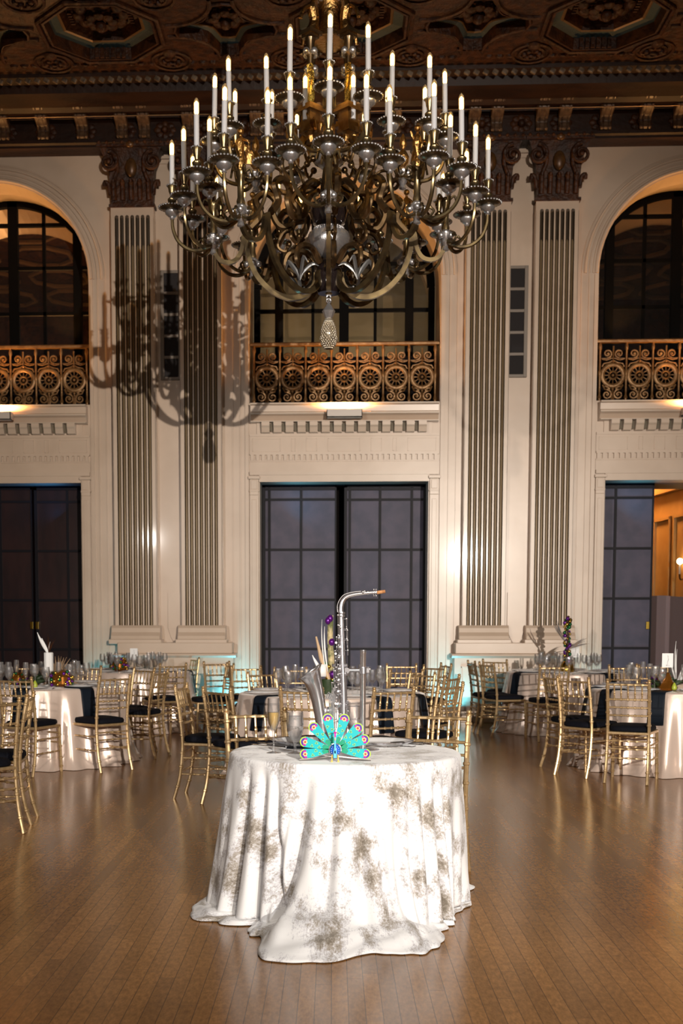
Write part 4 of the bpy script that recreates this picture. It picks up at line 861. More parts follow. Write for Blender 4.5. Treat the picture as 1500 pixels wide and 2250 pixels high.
CH = [
 (-8, 7.6, -50, 'nearest gold chair, cut by the left edge of the frame'),
 (65, 8.0, -97, 'side-on gold chair right behind the nearest chair at the left edge'),
 (33, 10.75, 18, 'gold chair, back to us, front of the left table, cut by the frame'),
 (252, 11.15, -46, 'gold chair at the right front of the left table, back turned three quarters to us'),
 (352, 12.1, -74, 'side-on gold chair at the right of the left table, facing left'),
 (316, 12.9, -138, 'gold chair beyond the side-on chair of the left table, before the rear cloth'),
 (70, 13.5, 178, 'gold chair behind the left table, only its finials showing above the pampas'),
 (192, 13.4, -160, 'gold chair behind the left table between the two left tables'),
 (380, 14.2, -35, 'gold chair in front of the rear left table, below the wall sign'),
 (418, 15.4, -140, 'gold chair against the wall plinth behind the rear left table'),
 (476, 14.9, 150, 'gold chair near the wall left of the side-on pair by the cyan light'),
 (505, 14.5, -108, 'gold chair turned sideways nearest the cyan wall light'),
 (541, 13.4, 158, 'gold chair in front of the cyan light, left of the central doors'),
 (576, 11.9, 140, 'gold chair at the far left of the central table'),
 (638, 13.0, 172, 'gold chair behind the central table in front of the blue door, left of the saxophone'),
 (399, 9.5, 98, 'side-on gold chair facing right, leftmost at the central table'),
 (477, 9.2, 48, 'gold chair at the left front of the central table, beside the side-on chair'),
 (662, 9.05, 22, 'gold chair with its back to us behind the champagne flute'),
 (865, 9.05, -28, 'gold chair with its back to us right of the steel stand tube'),
 (989, 9.75, -50, 'gold chair at the right of the central table, behind the small table chair'),
 (992, 10.5, -62, 'gold chair at the right of the central table, one place further round'),
 (927, 11.2, -130, 'gold chair across the central table at its right side'),
 (892, 12.5, -163, 'gold chair behind the central table, the nearer of two by the blue door edge'),
 (882, 14.2, 180, 'gold chair behind the central table, the farther of two by the blue door edge'),
 (954, 13.7, -130, 'gold chair standing left of the cyan light by the right plinth'),
 (979, 14.1, -105, 'gold chair sideways in front of the cyan light by the right plinth'),
 (1036, 15.3, 82, 'edge-on gold chair leftmost beside the rear right table'),
 (1069, 14.75, 68, 'gold chair facing right at the left of the rear right table'),
 (1087, 15.8, 35, 'gold chair by the wall behind the left chair of the rear right table'),
 (1218, 14.0, -8, 'gold chair with its back to us at the front of the rear right table'),
 (1212, 11.75, 76, 'side-on gold chair facing right at the left of the near right table'),
 (1259, 10.95, 50, 'gold chair at the left front of the near right table, turned three quarters'),
 (1380, 10.35, 23, 'nearest gold chair of the near right table, its back to us'),
 (1371, 13.9, 176, 'gold chair behind the near right table, left of the pair before the doorway'),
 (1432, 13.9, 184, 'gold chair behind the near right table beside the table sign'),
]


# ================================================================ banquet tables
def cloth(name, x, y, r, flare, nf, seed, material, H=.765):
    rnd = random.Random(seed); ph = [rnd.uniform(0, 6.28) for _ in range(6)]; N_ = 180; b = MB(); rows = []
    prof = [(0, 0), (.5, 0), (.93, 0), (.985, 0), (1.0, .004), (1.006, .016)] ; 
    vs = []
    for f, d in prof:
        for i in range(N_): a = 2 * pi * i / N_; vs.append((r * f * cos(a), r * f * sin(a), H - d))
    K = 12
    for k in range(1, K + 1):
        t_ = k / K; amp = .055 * t_ ** .8
        for i in range(N_):
            a = 2 * pi * i / N_
            w_ = sin(nf * a + ph[0] + .5 * sin(3 * a + ph[1]) + .35 * t_ * sin(2 * a + ph[4])); w2 = sin((nf // 2 + 3) * a + ph[2] + .8 * t_) + .5 * sin(47 * a + ph[3] + 2.5 * t_) * t_
            rr_ = r * 1.006 + flare * t_ + amp * (.75 * w_ + .35 * w2) + (.05 * max(0, t_ - .9) / .1)
            vs.append((rr_ * cos(a), rr_ * sin(a), max(.004, (H - .016) * (1 - t_))))
    nr = len(prof) + K
    b.add(vs, [(j * N_ + i, j * N_ + (i + 1) % N_, (j + 1) * N_ + (i + 1) % N_, (j + 1) * N_ + i) for j in range(nr - 1) for i in range(N_)])
    o = b.build(name, material, smooth='all', fix=False); o.location = (x, y, 0); return o
fork_b = MB(); fork_b.box(-.006, .006, -.10, .02, .001, .003); fork_b.box(-.011, .011, .02, .05, .001, .003)
for k in range(4): fork_b.box(-.0105 + .006 * k, -.0075 + .006 * k, .05, .09, .001, .003)
fork0 = fork_b.build('fork', 'steel', None, link=False)
knife0 = MB().box(-.007, .007, -.11, -.01, .001, .004).prism([(-.009, .001), (.009, .001), (.006, .003), (-.009, .003)], -.01, .12).build('knife', 'steel', None, link=False)
plate0 = MB().lathe([(.0001, .006), (.105, .006), (.115, .010), (.160, .019), (.166, .020), (.166, .017), (.118, .004), (.10, .0), (.0001, .0)], n=40, cap=False).build('charger_plate', 'china', None, smooth=True, link=False)
def gl(prof, n=18): return MB().lathe(prof, n=n, cap=False)
gob0 = gl([(.034, .0), (.033, .004), (.008, .010), (.005, .03), (.006, .065), (.016, .078), (.032, .10), (.041, .13), (.042, .16), (.037, .20), (.036, .20), (.040, .16), (.039, .13), (.030, .102), (.001, .085)]).build('water_goblet', 'glass', None, smooth=True, link=False)
wine0 = gl([(.034, .0), (.032, .004), (.006, .010), (.0045, .04), (.005, .10), (.014, .112), (.034, .14), (.038, .165), (.034, .20), (.030, .225), (.029, .225), (.036, .165), (.032, .142), (.001, .118)]).build('wine_glass', 'glass', None, smooth=True, link=False)
flu0 = gl([(.032, .0), (.030, .004), (.006, .010), (.0045, .04), (.005, .09), (.012, .105), (.023, .14), (.027, .17), (.026, .21), (.023, .245), (.022, .245), (.026, .17), (.022, .142), (.001, .11)]).build('champagne_flute', 'glass', None, smooth=True, link=False)
def top(o0, x, y, label, cat, group=None, rz=0, z=.7665, sc=1):
    o = o0.copy(); C.objects.link(o); o.location = (x, y, z); o.rotation_euler = (0, 0, rz); o.scale = (sc,) * 3; return tag(o, label, cat, group)
def napkin(tx, ty, r, phi, label, ln=.30, w_=.15):
    b = MB(); N_ = 10; vs = []; rows = [(-.26, 0), (-.10, 0), (-.01, 0), (.012, -.006), (.03, -.03), (.05, -ln * .5), (.075, -ln)]
    for d, dz in rows:
        for i in range(N_): 
            u = -w_ / 2 + w_ * i / (N_ - 1); vs.append((u, -(r + d), .772 + dz)); 
    b.add(vs, [(j * N_ + i, j * N_ + i + 1, (j + 1) * N_ + i + 1, (j + 1) * N_ + i) for j in range(len(rows) - 1) for i in range(N_ - 1)])
    o = b.build('napkin', 'napkin', smooth='all', fix=False); sd = o.modifiers.new('thickness', 'SOLIDIFY'); sd.thickness = .004; sd.offset = 1
    o.location = (tx, ty, 0); o.rotation_euler = (0, 0, phi); return tag(o, label, 'napkin', 'dark navy napkins hanging over table edges')
tables = {}
def banquet(key, px, Y, r, name, seed, naps, nset=8, off=0):
    x = wx(px, Y, 1366 + .65 * F / Y); tables[key] = (x, Y, r)
    tag(cloth('tablecloth', x, Y, r, .10, 26, seed, 'satin'), 'champagne satin cloth over the %s' % name, 'tablecloth', 'satin tablecloths on the guest tables')
    for k in range(nset):
        a = -pi / 2 + off + 2 * pi * k / nset; ca, sa = cos(a), sin(a)
        top(plate0, x + (r - .19) * ca, Y + (r - .19) * sa, 'white charger plate set on the %s' % name, 'plate', 'plates on the %s' % name)
        rnd = random.Random(seed * 31 + k)
        for o0, rad, da, nm in ((gob0, .40, .22, 'water goblet'), (wine0, .36, .02, 'wine glass'), (flu0, .42, -.17, 'champagne flute')):
            aa = a + da + rnd.uniform(-.04, .04); q = r - rad + rnd.uniform(-.02, .03)
            top(o0, x + q * cos(aa), Y + q * sin(aa), 'clear %s standing on the %s' % (nm, name), 'glass', '%s row on the %s' % (nm, name))
        for s in (-1, 1): top(fork0 if s < 0 else knife0, x + (r - .17) * ca - s * sa * .2, Y + (r - .17) * sa + s * ca * .2, ('fork' if s < 0 else 'knife') + ' beside a plate on the %s' % name, 'cutlery', 'cutlery on the %s' % name, a + pi / 2, .7668)
    for npx, lab in naps:
        dx = wx(npx, Y - r * .8, 1500) - x; ph = math.asin(max(-1, min(1, dx / r))); napkin(x, Y, r, ph, lab)
banquet('L', 84, 11.9, .84, 'near left guest table', 3, [(56, 'navy napkin hanging at the left front of the near left table'), (184, 'navy napkin hanging between the folds, right front of the near left table')], 8, .16)
banquet('C', 729, 10.75, .84, 'central guest table', 5, [(574, 'navy napkin hanging at the left of the central table'), (840, 'navy napkin hanging behind the backed chair right of the steel tube'), (928, 'navy napkin hanging at the right edge of the central table')], 8, .3)
banquet('R', 1488, 11.65, .84, 'near right guest table', 8, [(1440, 'wide navy napkin hanging behind the nearest right chair'), (1352, 'navy napkin seen through the back of the nearest right chair'), (1306, 'navy napkin hanging at the left edge of the near right table')], 8, .0)
banquet('RB', 1245, 15.4, .76, 'rear right guest table', 11, [(1145, 'navy napkin hanging at the left of the rear right table'), (1334, 'navy napkin hanging at the right of the rear right table')], 8, .4)
banquet('LB', 292, 15.5, .76, 'rear left guest table', 14, [(414, 'navy napkin hanging at the right of the rear left table')], 8, .2)

# chairs: step each one nearer or farther until its seat clears the tables and its neighbours
placed = []
def seat(px, Y, h): q = onY(px, 1366 + (EYE - .9) * F / Y, Y); h = radians(h); return Vector((q.x + sin(h) * .24, Y + cos(h) * .24))
for px, Y, h, lab in CH:
    for k in range(80):
        Y2 = Y + .03 * ((k + 1) // 2) * (1 if k % 2 else -1); s = seat(px, Y2, h)
        if Y2 < YW - .6 and all((s - Vector((tx_, ty_))).length > tr_ + .20 for tx_, ty_, tr_ in tables.values()) and all((s - q).length > .45 for q in placed): break
    else: print('NOFIT', lab)
    if abs(Y2 - Y) > .4: print('moved', round(Y2 - Y, 2), lab)
    placed.append(seat(px, Y2, h)); chair(px, Y2, h, lab)

# ---- centrepieces
def feather(mb, p0, p1, w_, mi=0, n=9):
    p0, p1 = Vector(p0), Vector(p1); d = (p1 - p0); side = d.cross(Vector((0, 1, 0))).normalized()
    pts = [p0 + d * i / n + side * .06 * d.length * sin(i / n * 2.2) for i in range(n + 1)]
    mb.tube(pts, [w_ * (.25 + sin(pi * min(1, .08 + i / n)) ** .8) for i in range(n + 1)], 6, mi, flat=.45)
def plume(mb, x, z, dx, dz, n=26, mi=0, spread=.35, r=.0045):
    for k in range(n):
        a = random.uniform(-spread, spread); l = random.uniform(.6, 1); q = Vector((dx * cos(a) - dz * sin(a), random.uniform(-.08, .08), dx * sin(a) + dz * cos(a))) * l
        p = Vector((x, 0, z)); mb.tube([p, p + q * .5 + Vector((0, 0, .02)), p + q], [r, r * 1.3, r * .3], 5, mi)
tx, ty, tr = tables['L']; q = onY(107, 1462, 11.8)
r = thing('white_candle_vase', 'white ribbed cylinder holding feathers on the near left table', 'vase', (q.x, 11.8, .7665))
MB().lathe([(.05, 0), (.055, .005), (.008, .015), (.008, .12), (.03, .14), (.045, .15), (.046, .33), (.040, .335)], n=20, lobes=10, amp=.03).build('vase_body', 'white', r, smooth=True)
b = MB()
for k, (dx, dz) in enumerate([(-.10, .22), (-.06, .16), (.02, .12)]): feather(b, (0, 0, .32), (dx, .01 * k, .32 + dz), .012)
b.build('white_feather_spray', 'white', r, smooth=True); b = MB(); plume(b, 0, .32, .04, .2, 8, spread=.5, r=.003); b.build('dark_twig_spray', 'brown', r)
q = onY(125, 1470, 11.95); b = MB(); plume(b, 0, 0, .12, .24, 70, spread=1.0, r=.006); plume(b, 0, 0, .22, .10, 40, spread=.6, r=.006); plume(b, 0, -.02, -.10, .1, 30, spread=.9, r=.006)
o = b.build('pampas_grass', 'pampas', smooth='all'); o.location = (q.x, 11.95, .80); tag(o, 'bushy dried pampas plumes behind the white vase on the near left table', 'dried flowers')
def beads_vase(px, Y, label, z=.7665, s=1.0):
    p = wx(px, Y, 1480); r = thing('bead_covered_bowl', label, 'centrepiece', (p, Y, z), 0, 'bead covered centrepieces')
    MB().lathe([(.06 * s, 0), (.10 * s, .03 * s), (.10 * s, .10 * s), (.05 * s, .16 * s), (.001, .17 * s)], n=16).build('gold_bowl', 'amberfoil', r, smooth=True)
    for nm, mt, n_ in (('gold_bead_string', 'goldbead', 26), ('green_bead_string', 'greenfoil', 16), ('purple_bead_string', 'purple', 14)):
        b = MB()
        for k in range(n_): a = random.uniform(0, 6.28); zz = random.uniform(.02, .15) * s; rr_ = (.105 if zz < .11 * s else .075) * s; b.ball((rr_ * cos(a), rr_ * sin(a), zz), .018 * s, 8)
        b.build(nm, mt, r, smooth=True)
    return r
beads_vase(136, 11.62, 'gold bowl wrapped in green and purple beads on the near left table')
beads_vase(40, 11.9, 'beaded gold bowl on the near left table, near the left frame edge', s=.8)
beads_vase(262, 15.3, 'beaded gold bowl among the glasses of the rear left table', s=1.1)
beads_vase(1455, 11.7, 'dark gold beaded bowl left of the sign foot on the near right table', s=.9)
def leaves(px, Y, label, mt='leaf'):
    b = MB()
    for k in range(16): a = random.uniform(0, 6.28); l = random.uniform(.10, .22); feather(b, (0, 0, .01), (l * cos(a), l * sin(a), .03 + random.uniform(0, .08)), .022)
    o = b.build('leaf_spray', mt, smooth='all'); o.location = (wx(px, Y, 1490), Y, .775); return tag(o, label, 'leaves', 'leaf sprays on the guest tables')
leaves(62, 11.7, 'dark green leaves spread on the near left table'); leaves(1462, 11.45, 'dark leaves laid before the amber bowl on the near right table')
b = MB().lathe([(.09, 0), (.10, .02), (.05, .09), (.02, .16), (.001, .17)], n=7); o = b.build('amber_foil_vase', 'amberfoil'); o.location = (wx(1466, 11.3, 1500), 11.3, .7665); tag(o, 'faceted amber foil vase beneath the sign on the near right table', 'vase')
o = MB().lathe([(.001, 0), (.022, .01), (.026, .03), (.014, .06), (.004, .075)], n=12).build('green_pear', 'pear', smooth=True); o.location = (wx(1481, 11.2, 1500), 11.2, .7665); tag(o, 'small bright green pear beside the amber foil vase', 'fruit')
o = MB().lathe([(.001, 0), (.022, .01), (.026, .03), (.014, .06), (.004, .075)], n=12).build('green_pear', 'pear', smooth=True); o.location = (wx(77, 11.35, 1500), 11.35, .7665); tag(o, 'small green pear on the near left table', 'fruit')
b = MB()
for k, (dx, dz) in enumerate([(0, .42), (-.06, .30), (.02, .34), (.10, .22), (.16, .20), (-.04, .22), (.13, .13)]): feather(b, (0, 0, 0), (dx, .02 * (k % 3 - 1), dz), .013)
o = b.build('white_feather_spray', 'white', smooth='all'); p = wx(1487, 11.75, 1450); o.location = (p, 11.75, .80); tag(o, 'tall white feathers right of the sign on the near right table', 'feathers')
def sign(px, py, Y, hgt, w_, h_, label, fig=True):
    p = onY(px, py, Y); zc_ = p.z; r = thing('table_sign', label, 'sign', (p.x, Y, .7665), 0, 'white table signs')
    zz = zc_ - .7665
    MB().box(-w_ / 2, w_ / 2, -.004, .004, zz - h_ / 2, zz + h_ / 2).build('card', 'white', r); MB().tube([(0, .008, .0), (0, .008, zz)], .004, 6).lathe([(.04, 0), (.04, .006), (.005, .012)], n=12).build('stand', 'steel', r)
    if fig:
        b = MB(); s = h_ / .17
        b.tube([(x * s, -.006, zz + z_ * s) for x, z_ in ((.0, .06), (.004, .05), (.004, .03), (.008, .015), (.006, .0), (.002, -.02), (.006, -.04), (-.008, -.06))], [.004 * s, .005 * s, .002 * s, .006 * s, .004 * s, .0015 * s, .0015 * s, .002 * s], 5, flat=.3)
        b.tube([(x * s, -.006, zz + z_ * s) for x, z_ in ((.003, .0), (-.004, -.03), (-.012, -.06))], .0015 * s, 5, flat=.3)
        for k in range(9): b.tube([((-.02 + .005 * k) * s, -.006, zz + (-.055 - .006 * (k % 3)) * s), ((-.018 + .005 * k) * s, -.006, zz + (-.06 - .008 * (k % 2)) * s)], .0012 * s, 4)
        b.build('printed_figure', 'ink', r)
sign(1466, 1451, 11.55, .2, .105, .135, 'white table sign with a printed grey figure on the near right table')
sign(1263, 1430, 15.45, .2, .10, .17, 'white sign beside the tall beaded stick on the rear right table')
sign(294, 1437, 15.6, .2, .10, .15, 'white sign among the glasses of the rear left table')
# tall beaded stick on the rear right table
p = onY(1245, 1440, 15.3); ztop = onY(1245, 1356, 15.3).z - .7665
r = thing('tall_beaded_branch', 'tall dark branch strung with gold and green beads on the rear right table', 'centrepiece', (p.x, 15.3, .7665))
MB().lathe([(.09, 0), (.10, .03), (.07, .12), (.05, .14)], n=14).build('pot', 'goldbead', r, smooth=True); MB().tube([(0, 0, 0), (.01, 0, ztop * .5), (0, 0, ztop)], [.022, .018, .012], 8).build('branch', 'brown', r, smooth=True)
for nm, mt, o_ in (('gold_bead_string', 'goldbead', 0), ('green_bead_string', 'greenfoil', 1), ('purple_bead_string', 'purple', 2)):
    b = MB()
    for k in range(34):
        t_ = k / 33; 
        if k % 3 == o_ or random.random() < .3: a = t_ * 20 + o_ * 2; b.ball((.035 * cos(a), .035 * sin(a), .10 + (ztop - .1) * t_), random.uniform(.014, .028), 8)
    b.build(nm, mt, r, smooth=True)
b = MB()
for k in range(7): feather(b, (-.02, 0, ztop * .55), (-.12 - .02 * (k % 3), .01 * k, ztop * (.82 + .05 * (k % 4))), .006)
for k in range(7): feather(b, (.02, 0, ztop * .42), (.20 + .03 * (k % 4), .01 * k, ztop * (.50 + .05 * (k % 3))), .006)
b.build('feather_spray', varied(mat('grey_feather', (.22, .2, .2), .8), (.3, .22, .16), 10), r, smooth='all')
# tall arrangement on the central table
p = wx(720, 10.6, 1440); r = thing('driftwood_arrangement', 'tall arrangement of pale wood, feathers and purple flowers on the central table', 'centrepiece', (p, 10.6, .7665))
zt = onY(721, 1352, 10.6).z - .7665; s_ = 10.6 / F
MB().lathe([(.09, 0), (.10, .04), (.07, .10), (.06, .13)], n=14).build('pot', 'leaf', r, smooth=True)
MB().tube(spline([(.02, 0, .05), (.03, 0, zt * .4), (.02, 0, zt * .7), (.025, 0, zt)], 5), [.030] * 8 + [.026] * 8, 8).build('pale_branch', varied(mat('mossy_bark', (.55, .45, .25), .8, bump=.8), (.12, .14, .05), 14), r, smooth=True)
MB().tube([(.02, -.03, .1), (-.06, -.03, zt * .46), (-.105, -.03, zt * .73)], [.02, .02, .008], 8).build('wooden_blade', 'wood_light', r, smooth=True)
b = MB(); feather(b, (.0, -.04, .2), (-.01, -.04, zt * .86), .016); feather(b, (-.02, -.04, .2), (-.03, -.04, zt * .95), .010); feather(b, (-.04, -.02, .18), (-.13, -.02, zt * .5), .014); b.cbox((-.05, -.05, zt * .30), (.07, .02, .11)); b.build('white_feather_spray', 'white', r, smooth='all')
b = MB(); 
for x_, f in ((.02, .96), (.035, .66), (.0, .93), (.04, .25)): b.ball((x_, -.035, zt * f), .028, 10, sc=(1, 1, 1.2))
b.build('purple_flower', 'purple', r, smooth=True); b = MB()
for k in range(14): b.ball((random.uniform(-.06, .08), -.03, zt * random.uniform(.05, .4)), .02, 8, k % 2)
b.build('bead_string', ['greenfoil', 'goldbead'], r, smooth=True)

# ================================================================ small table in front
TX, TY, TR, TH = wx(757, 5.86, 1655), 5.86, .567, .765
# hem outline on the floor traced as distances round the table
hem = [onZ(x, y, 0) for x, y in [(1052, 1950), (1030, 1992), (992, 2008), (975, 2050), (955, 2092), (915, 2106), (880, 2094), (850, 2100), (800, 2098), (770, 2106), (720, 2118), (600, 2117), (556, 2108), (575, 2085), (540, 2052), (540, 2036), (490, 2034), (450, 2028), (417, 2018), (425, 2000)]]
hp = sorted((atan2(h.y - TY, h.x - TX), sqrt((h.x - TX) ** 2 + (h.y - TY) ** 2)) for h in hem)
hp = [(a - 2 * pi if a > 2.6 else a, r) for a, r in hp]; hp.sort()
hp = [(-2 * pi + 2.6, .64)] + hp + [(.35, .64), (1.2, .61), (2.2, .61)]
hp.sort()
def hemr(a):
    while a > 2.2: a -= 2 * pi
    for (a0, r0), (a1, r1) in zip(hp, hp[1:]):
        if a0 <= a <= a1: t_ = (a - a0) / max(1e-6, a1 - a0); return r0 + (r1 - r0) * t_
    return .61
N_ = 540; hr = [hemr(-pi + 2 * pi * i / N_) for i in range(N_)]
hr = [sum(hr[(i + k) % N_] for k in range(-5, 6)) / 11 for i in range(N_)]
def ang(px, py=1950): p = onY(px, py, TY - .5); return math.asin(max(-1, min(1, (p.x - TX) / .66))) - pi / 2
# folds: angle at top, angle at foot, width, depth
grooves = [(ang(512), ang(498), .042, .09), (ang(553), ang(548), .048, .12), (ang(585), ang(600), .035, .08), (ang(668), ang(612), .070, .14), (ang(640), ang(575), .03, .035), (ang(785), ang(800), .04, .045), (ang(735), ang(715), .04, .035), (ang(832), ang(850), .035, .05), (ang(875), ang(885), .04, .05), (ang(915), ang(912), .035, .045), (ang(948), ang(955), .04, .06), (ang(985), ang(990), .035, .075), (ang(1008), ang(1015), .03, .05)]
for k in range(8): a = .25 + k * .35; grooves.append((a, a + .05, .06, .03))
b = MB(); vs = []; rows = 0; uvs = []
for f, d in [(0.001, 0), (.3, 0), (.6, 0), (.9, 0), (.97, 0), (.99, .002), (1.0, .008), (1.004, .018)]:
    for i in range(N_): a = -pi + 2 * pi * i / N_; vs.append((TR * f * cos(a), TR * f * sin(a), TH - d)); uvs.append((TR * f * cos(a), TR * f * sin(a)))
    rows += 1
K = 46; prev_s = 0
SK = 36
for k in range(1, K + 1):
    for i in range(N_):
        a = -pi + 2 * pi * i / N_; R_ = hr[i]; foot = min(R_ - .01, .675 + .02 * sin(3 * a))
        if k <= SK:
            t_ = k / SK; rr_ = TR * 1.004 + (foot - TR) * (t_ ** .9); z_ = (TH - .018) * (1 - t_) + .022 * t_
            for a0, a1, wd, dp in grooves:
                ac = a0 + (a1 - a0) * t_; da = (a - ac + pi) % (2 * pi) - pi; rr_ -= dp * min(1, t_ * 1.7) ** 1.0 * math.exp(-(da / wd) ** 2)
            rr_ += .015 * t_ * sin(19 * a + 2 * t_ + .8 * sin(5 * a)) + .006 * t_ * sin(37 * a + 1 - 3 * t_)
        else:
            t2 = (k - SK) / (K - SK); rr0 = TR * 1.004 + (foot - TR)
            for a0, a1, wd, dp in grooves:
                da = (a - a1 + pi) % (2 * pi) - pi; rr0 -= dp * math.exp(-(da / wd) ** 2) * (1 - t2 * .55)
            rr0 += (.015 * sin(19 * a + 2 + .8 * sin(5 * a)) + .006 * sin(37 * a - 2)) * (1 - t2 * .6)
            pool = max(.012, R_ - foot); rr_ = rr0 + pool * t2
            z_ = .022 * (1 - t2) + .004 + .026 * sin(pi * t2) * min(1, pool * 5) * (.6 + .4 * sin(17 * a + 9 * t2))
            if pool > .12: z_ += .10 * (1 - t2) ** 2 * min(1, (pool - .12) * 4) 
        if k <= SK and R_ - foot > .12: rr_ += (R_ - foot - .12) * .55 * max(0, (k / SK - .55) / .45) ** 2 ; z_ += .10 * min(1, (R_ - foot - .12) * 4) * max(0, (k / SK - .75) / .25) ** 2
        elif k > SK and R_ - foot > .12: rr_ += (R_ - foot - .12) * .55 * (1 - (k - SK) / (K - SK))
        vs.append((rr_ * cos(a), rr_ * sin(a), z_)); rs_ = TR + k / K * .95; uvs.append((rs_ * cos(a), rs_ * sin(a)))
    rows += 1
faces = [(j * N_ + i, j * N_ + (i + 1) % N_, (j + 1) * N_ + (i + 1) % N_, (j + 1) * N_ + i) for j in range(rows - 1) for i in range(N_)]
me = bpy.data.meshes.new('tablecloth'); me.from_pydata(vs, [], faces); uvl = me.uv_layers.new(name='cloth')
for lp in me.loops: uvl.data[lp.index].uv = uvs[lp.vertex_index]
me.materials.append(M['linen']); me.shade_smooth()
tc = bpy.data.objects.new('tablecloth', me); C.objects.link(tc); tc.location = (TX, TY, 0)
sd = tc.modifiers.new('thickness', 'SOLIDIFY'); sd.thickness = .003; sd.offset = -1
tag(tc, 'white and grey marbled cloth draped to the floor over the small round table', 'tablecloth')
ZT = TH + .0015
# ---- place settings
def put(px, py): return onZ(px, py, ZT)
for px, Y, lab in ((664, 6.20, 'silver rimmed charger plate at the left setting of the small table'), (838, 6.18, 'silver rimmed charger plate at the right setting of the small table')):
    x = wx(px, Y, 1635); r = thing('charger_plate', lab, 'plate', (x, Y, ZT), 0, 'charger plates on the small table')
    MB().lathe([(.0001, .006), (.115, .006), (.125, .012), (.158, .024), (.158, .020), (.128, .004), (.11, .0), (.0001, 0)], n=48, cap=False).build('plate_well', 'china', r, smooth=True)
    MB().lathe([(.154, .021), (.168, .027), (.171, .026), (.158, .018)], n=48, cap=False).build('silver_rim', 'silver', r, smooth=True)
for (x0, y0, x1, y1), lab in (((632, 1652, 700, 1640), 'black folded napkin under the left charger plate'), ((800, 1640, 860, 1636), 'black folded napkin beside the right charger plate')):
    p = onZ((x0 + x1) / 2, y0 - 8, ZT); w_ = .17
    o = MB().box(-w_ / 2, w_ / 2, -.05, .05, .0, .006).build('napkin', 'napkin', bevel=.003); o.location = (p.x, p.y, ZT - .0005); tag(o, lab, 'napkin', 'black napkins on the small table')
fkb = MB(); fkb.tube(spline([(0, -.10, .004), (0, -.03, .010), (0, .03, .004)], 5), [.0055] * 6 + [.0035] * 5, 6); fkb.cbox((0, .045, .005), (.021, .026, .002))
for k in range(4): fkb.tube(spline([(-.009 + .006 * k, .055, .005), (-.009 + .006 * k, .075, .003), (-.009 + .006 * k, .095, .008)], 3), .0016, 5)
fork1 = fkb.build('fork', 'steel', None, smooth=True, link=False)
knb = MB().tube([(0, -.11, .004), (0, .01, .004)], .0055, 6); knb.prism([(-.010, .002), (.008, .002), (.008, .005), (-.010, .005)], .01, .12)
knife1 = knb.build('table_knife', 'steel', None, link=False)
for o0, px, py, rz, lab, cat in [(fork1, 873, 1641, -1.9, 'fork lying right of the steel tube on the small table, the nearer one', 'cutlery'), (fork1, 897, 1636, -2.0, 'fork beside the right charger plate, the outer one', 'cutlery'), (fork1, 838, 1643, -1.3, 'fork half under the peacock tail on the small table', 'cutlery'),
                            (knife1, 590, 1640, .9, 'knife at the left rim of the small table', 'cutlery'), (knife1, 603, 1637, .85, 'second knife beside the left charger plate', 'cutlery'), (knife1, 925, 1634, -1.3, 'knife at the right rim of the small table', 'cutlery')]:
    p = put(px, py); top(o0, p.x, p.y, lab, cat, 'cutlery on the small table', rz, ZT)
# glasses
def flute(px, Y, label):
    x = wx(px, Y, 1640); r = thing('champagne_flute', label, 'glass', (x, Y, ZT))
    MB().lathe([(.036, .0), (.036, .003), (.008, .010), (.005, .02), (.008, .028), (.005, .036), (.0045, .07), (.006, .105), (.014, .118), (.026, .15), (.031, .185), (.031, .22), (.029, .27), (.0283, .27), (.0303, .22), (.0303, .185), (.025, .151), (.012, .12), (.001, .112)], n=28, cap=False).build('glass_body', 'glass', r, smooth=True)
    MB().lathe([(.001, .113), (.0115, .121), (.0242, .151), (.0292, .185), (.0296, .202), (.001, .202)], n=28, cap=False).build('champagne', 'champagne', r, smooth=True)
def goblet(px, Y, label, h=.205):
    x = wx(px, Y, 1640); r = thing('water_goblet', label, 'glass', (x, Y, ZT)); k = h / .205
    P_ = lambda l: [(a * k, c * k) for a, c in l]
    MB().lathe(P_([(.036, .0), (.036, .003), (.008, .012), (.006, .03), (.006, .048), (.012, .062), (.030, .085), (.040, .115), (.042, .145), (.039, .205), (.0383, .205), (.0412, .145), (.039, .116), (.029, .087), (.001, .068)]), n=28, cap=False).build('glass_body', 'glass', r, smooth=True)
    MB().lathe(P_([(.001, .07), (.0275, .089), (.0375, .116), (.0398, .145), (.0378, .185), (.001, .185)]), n=28, cap=False).build('iced_water', 'water', r, smooth=True)
flute(601, 5.76, 'champagne flute half full of golden wine at the left of the small table')
goblet(648, 5.74, 'stemmed goblet of iced water between the flute and the peacock'); goblet(780, 6.0, 'stemmed water goblet behind the peacock, between saxophone and steel tube', .24)

# ---- saxophone
YS = 5.92
def SP(px, py, dy=0): p = onY(px, py, YS); return Vector((p.x, p.y + dy, p.z))
sx = thing('saxophone', 'silver alto saxophone standing upright on the small table', 'saxophone', SP(752, 1640)); sx.location.z = ZT
L0 = Vector(sx.location)
def S(px, py, dy=0): return SP(px, py, dy) - L0
body = spline([S(749, 1345), S(750, 1400), S(752, 1470), S(754, 1540), S(753, 1595), S(748, 1622), S(734, 1637), S(718, 1630), S(708, 1605), S(704, 1570), S(699, 1535), S(692, 1506), S(684, 1484), S(680, 1474)], 6)
rb = []
for i in range(len(body)):
    t_ = i / (len(body) - 1); rb.append(.0135 + .018 * min(1, t_ / .55) if t_ < .55 else .0315 + .016 * (t_ - .55) / .35 if t_ < .9 else .0475)
rb = [r * .98 for r in rb]
bb = MB(); bb.tube(body[:int(len(body) * .66)], rb[:int(len(body) * .66)], 24); bb.build('body_tube', 'silver', sx, smooth=60)
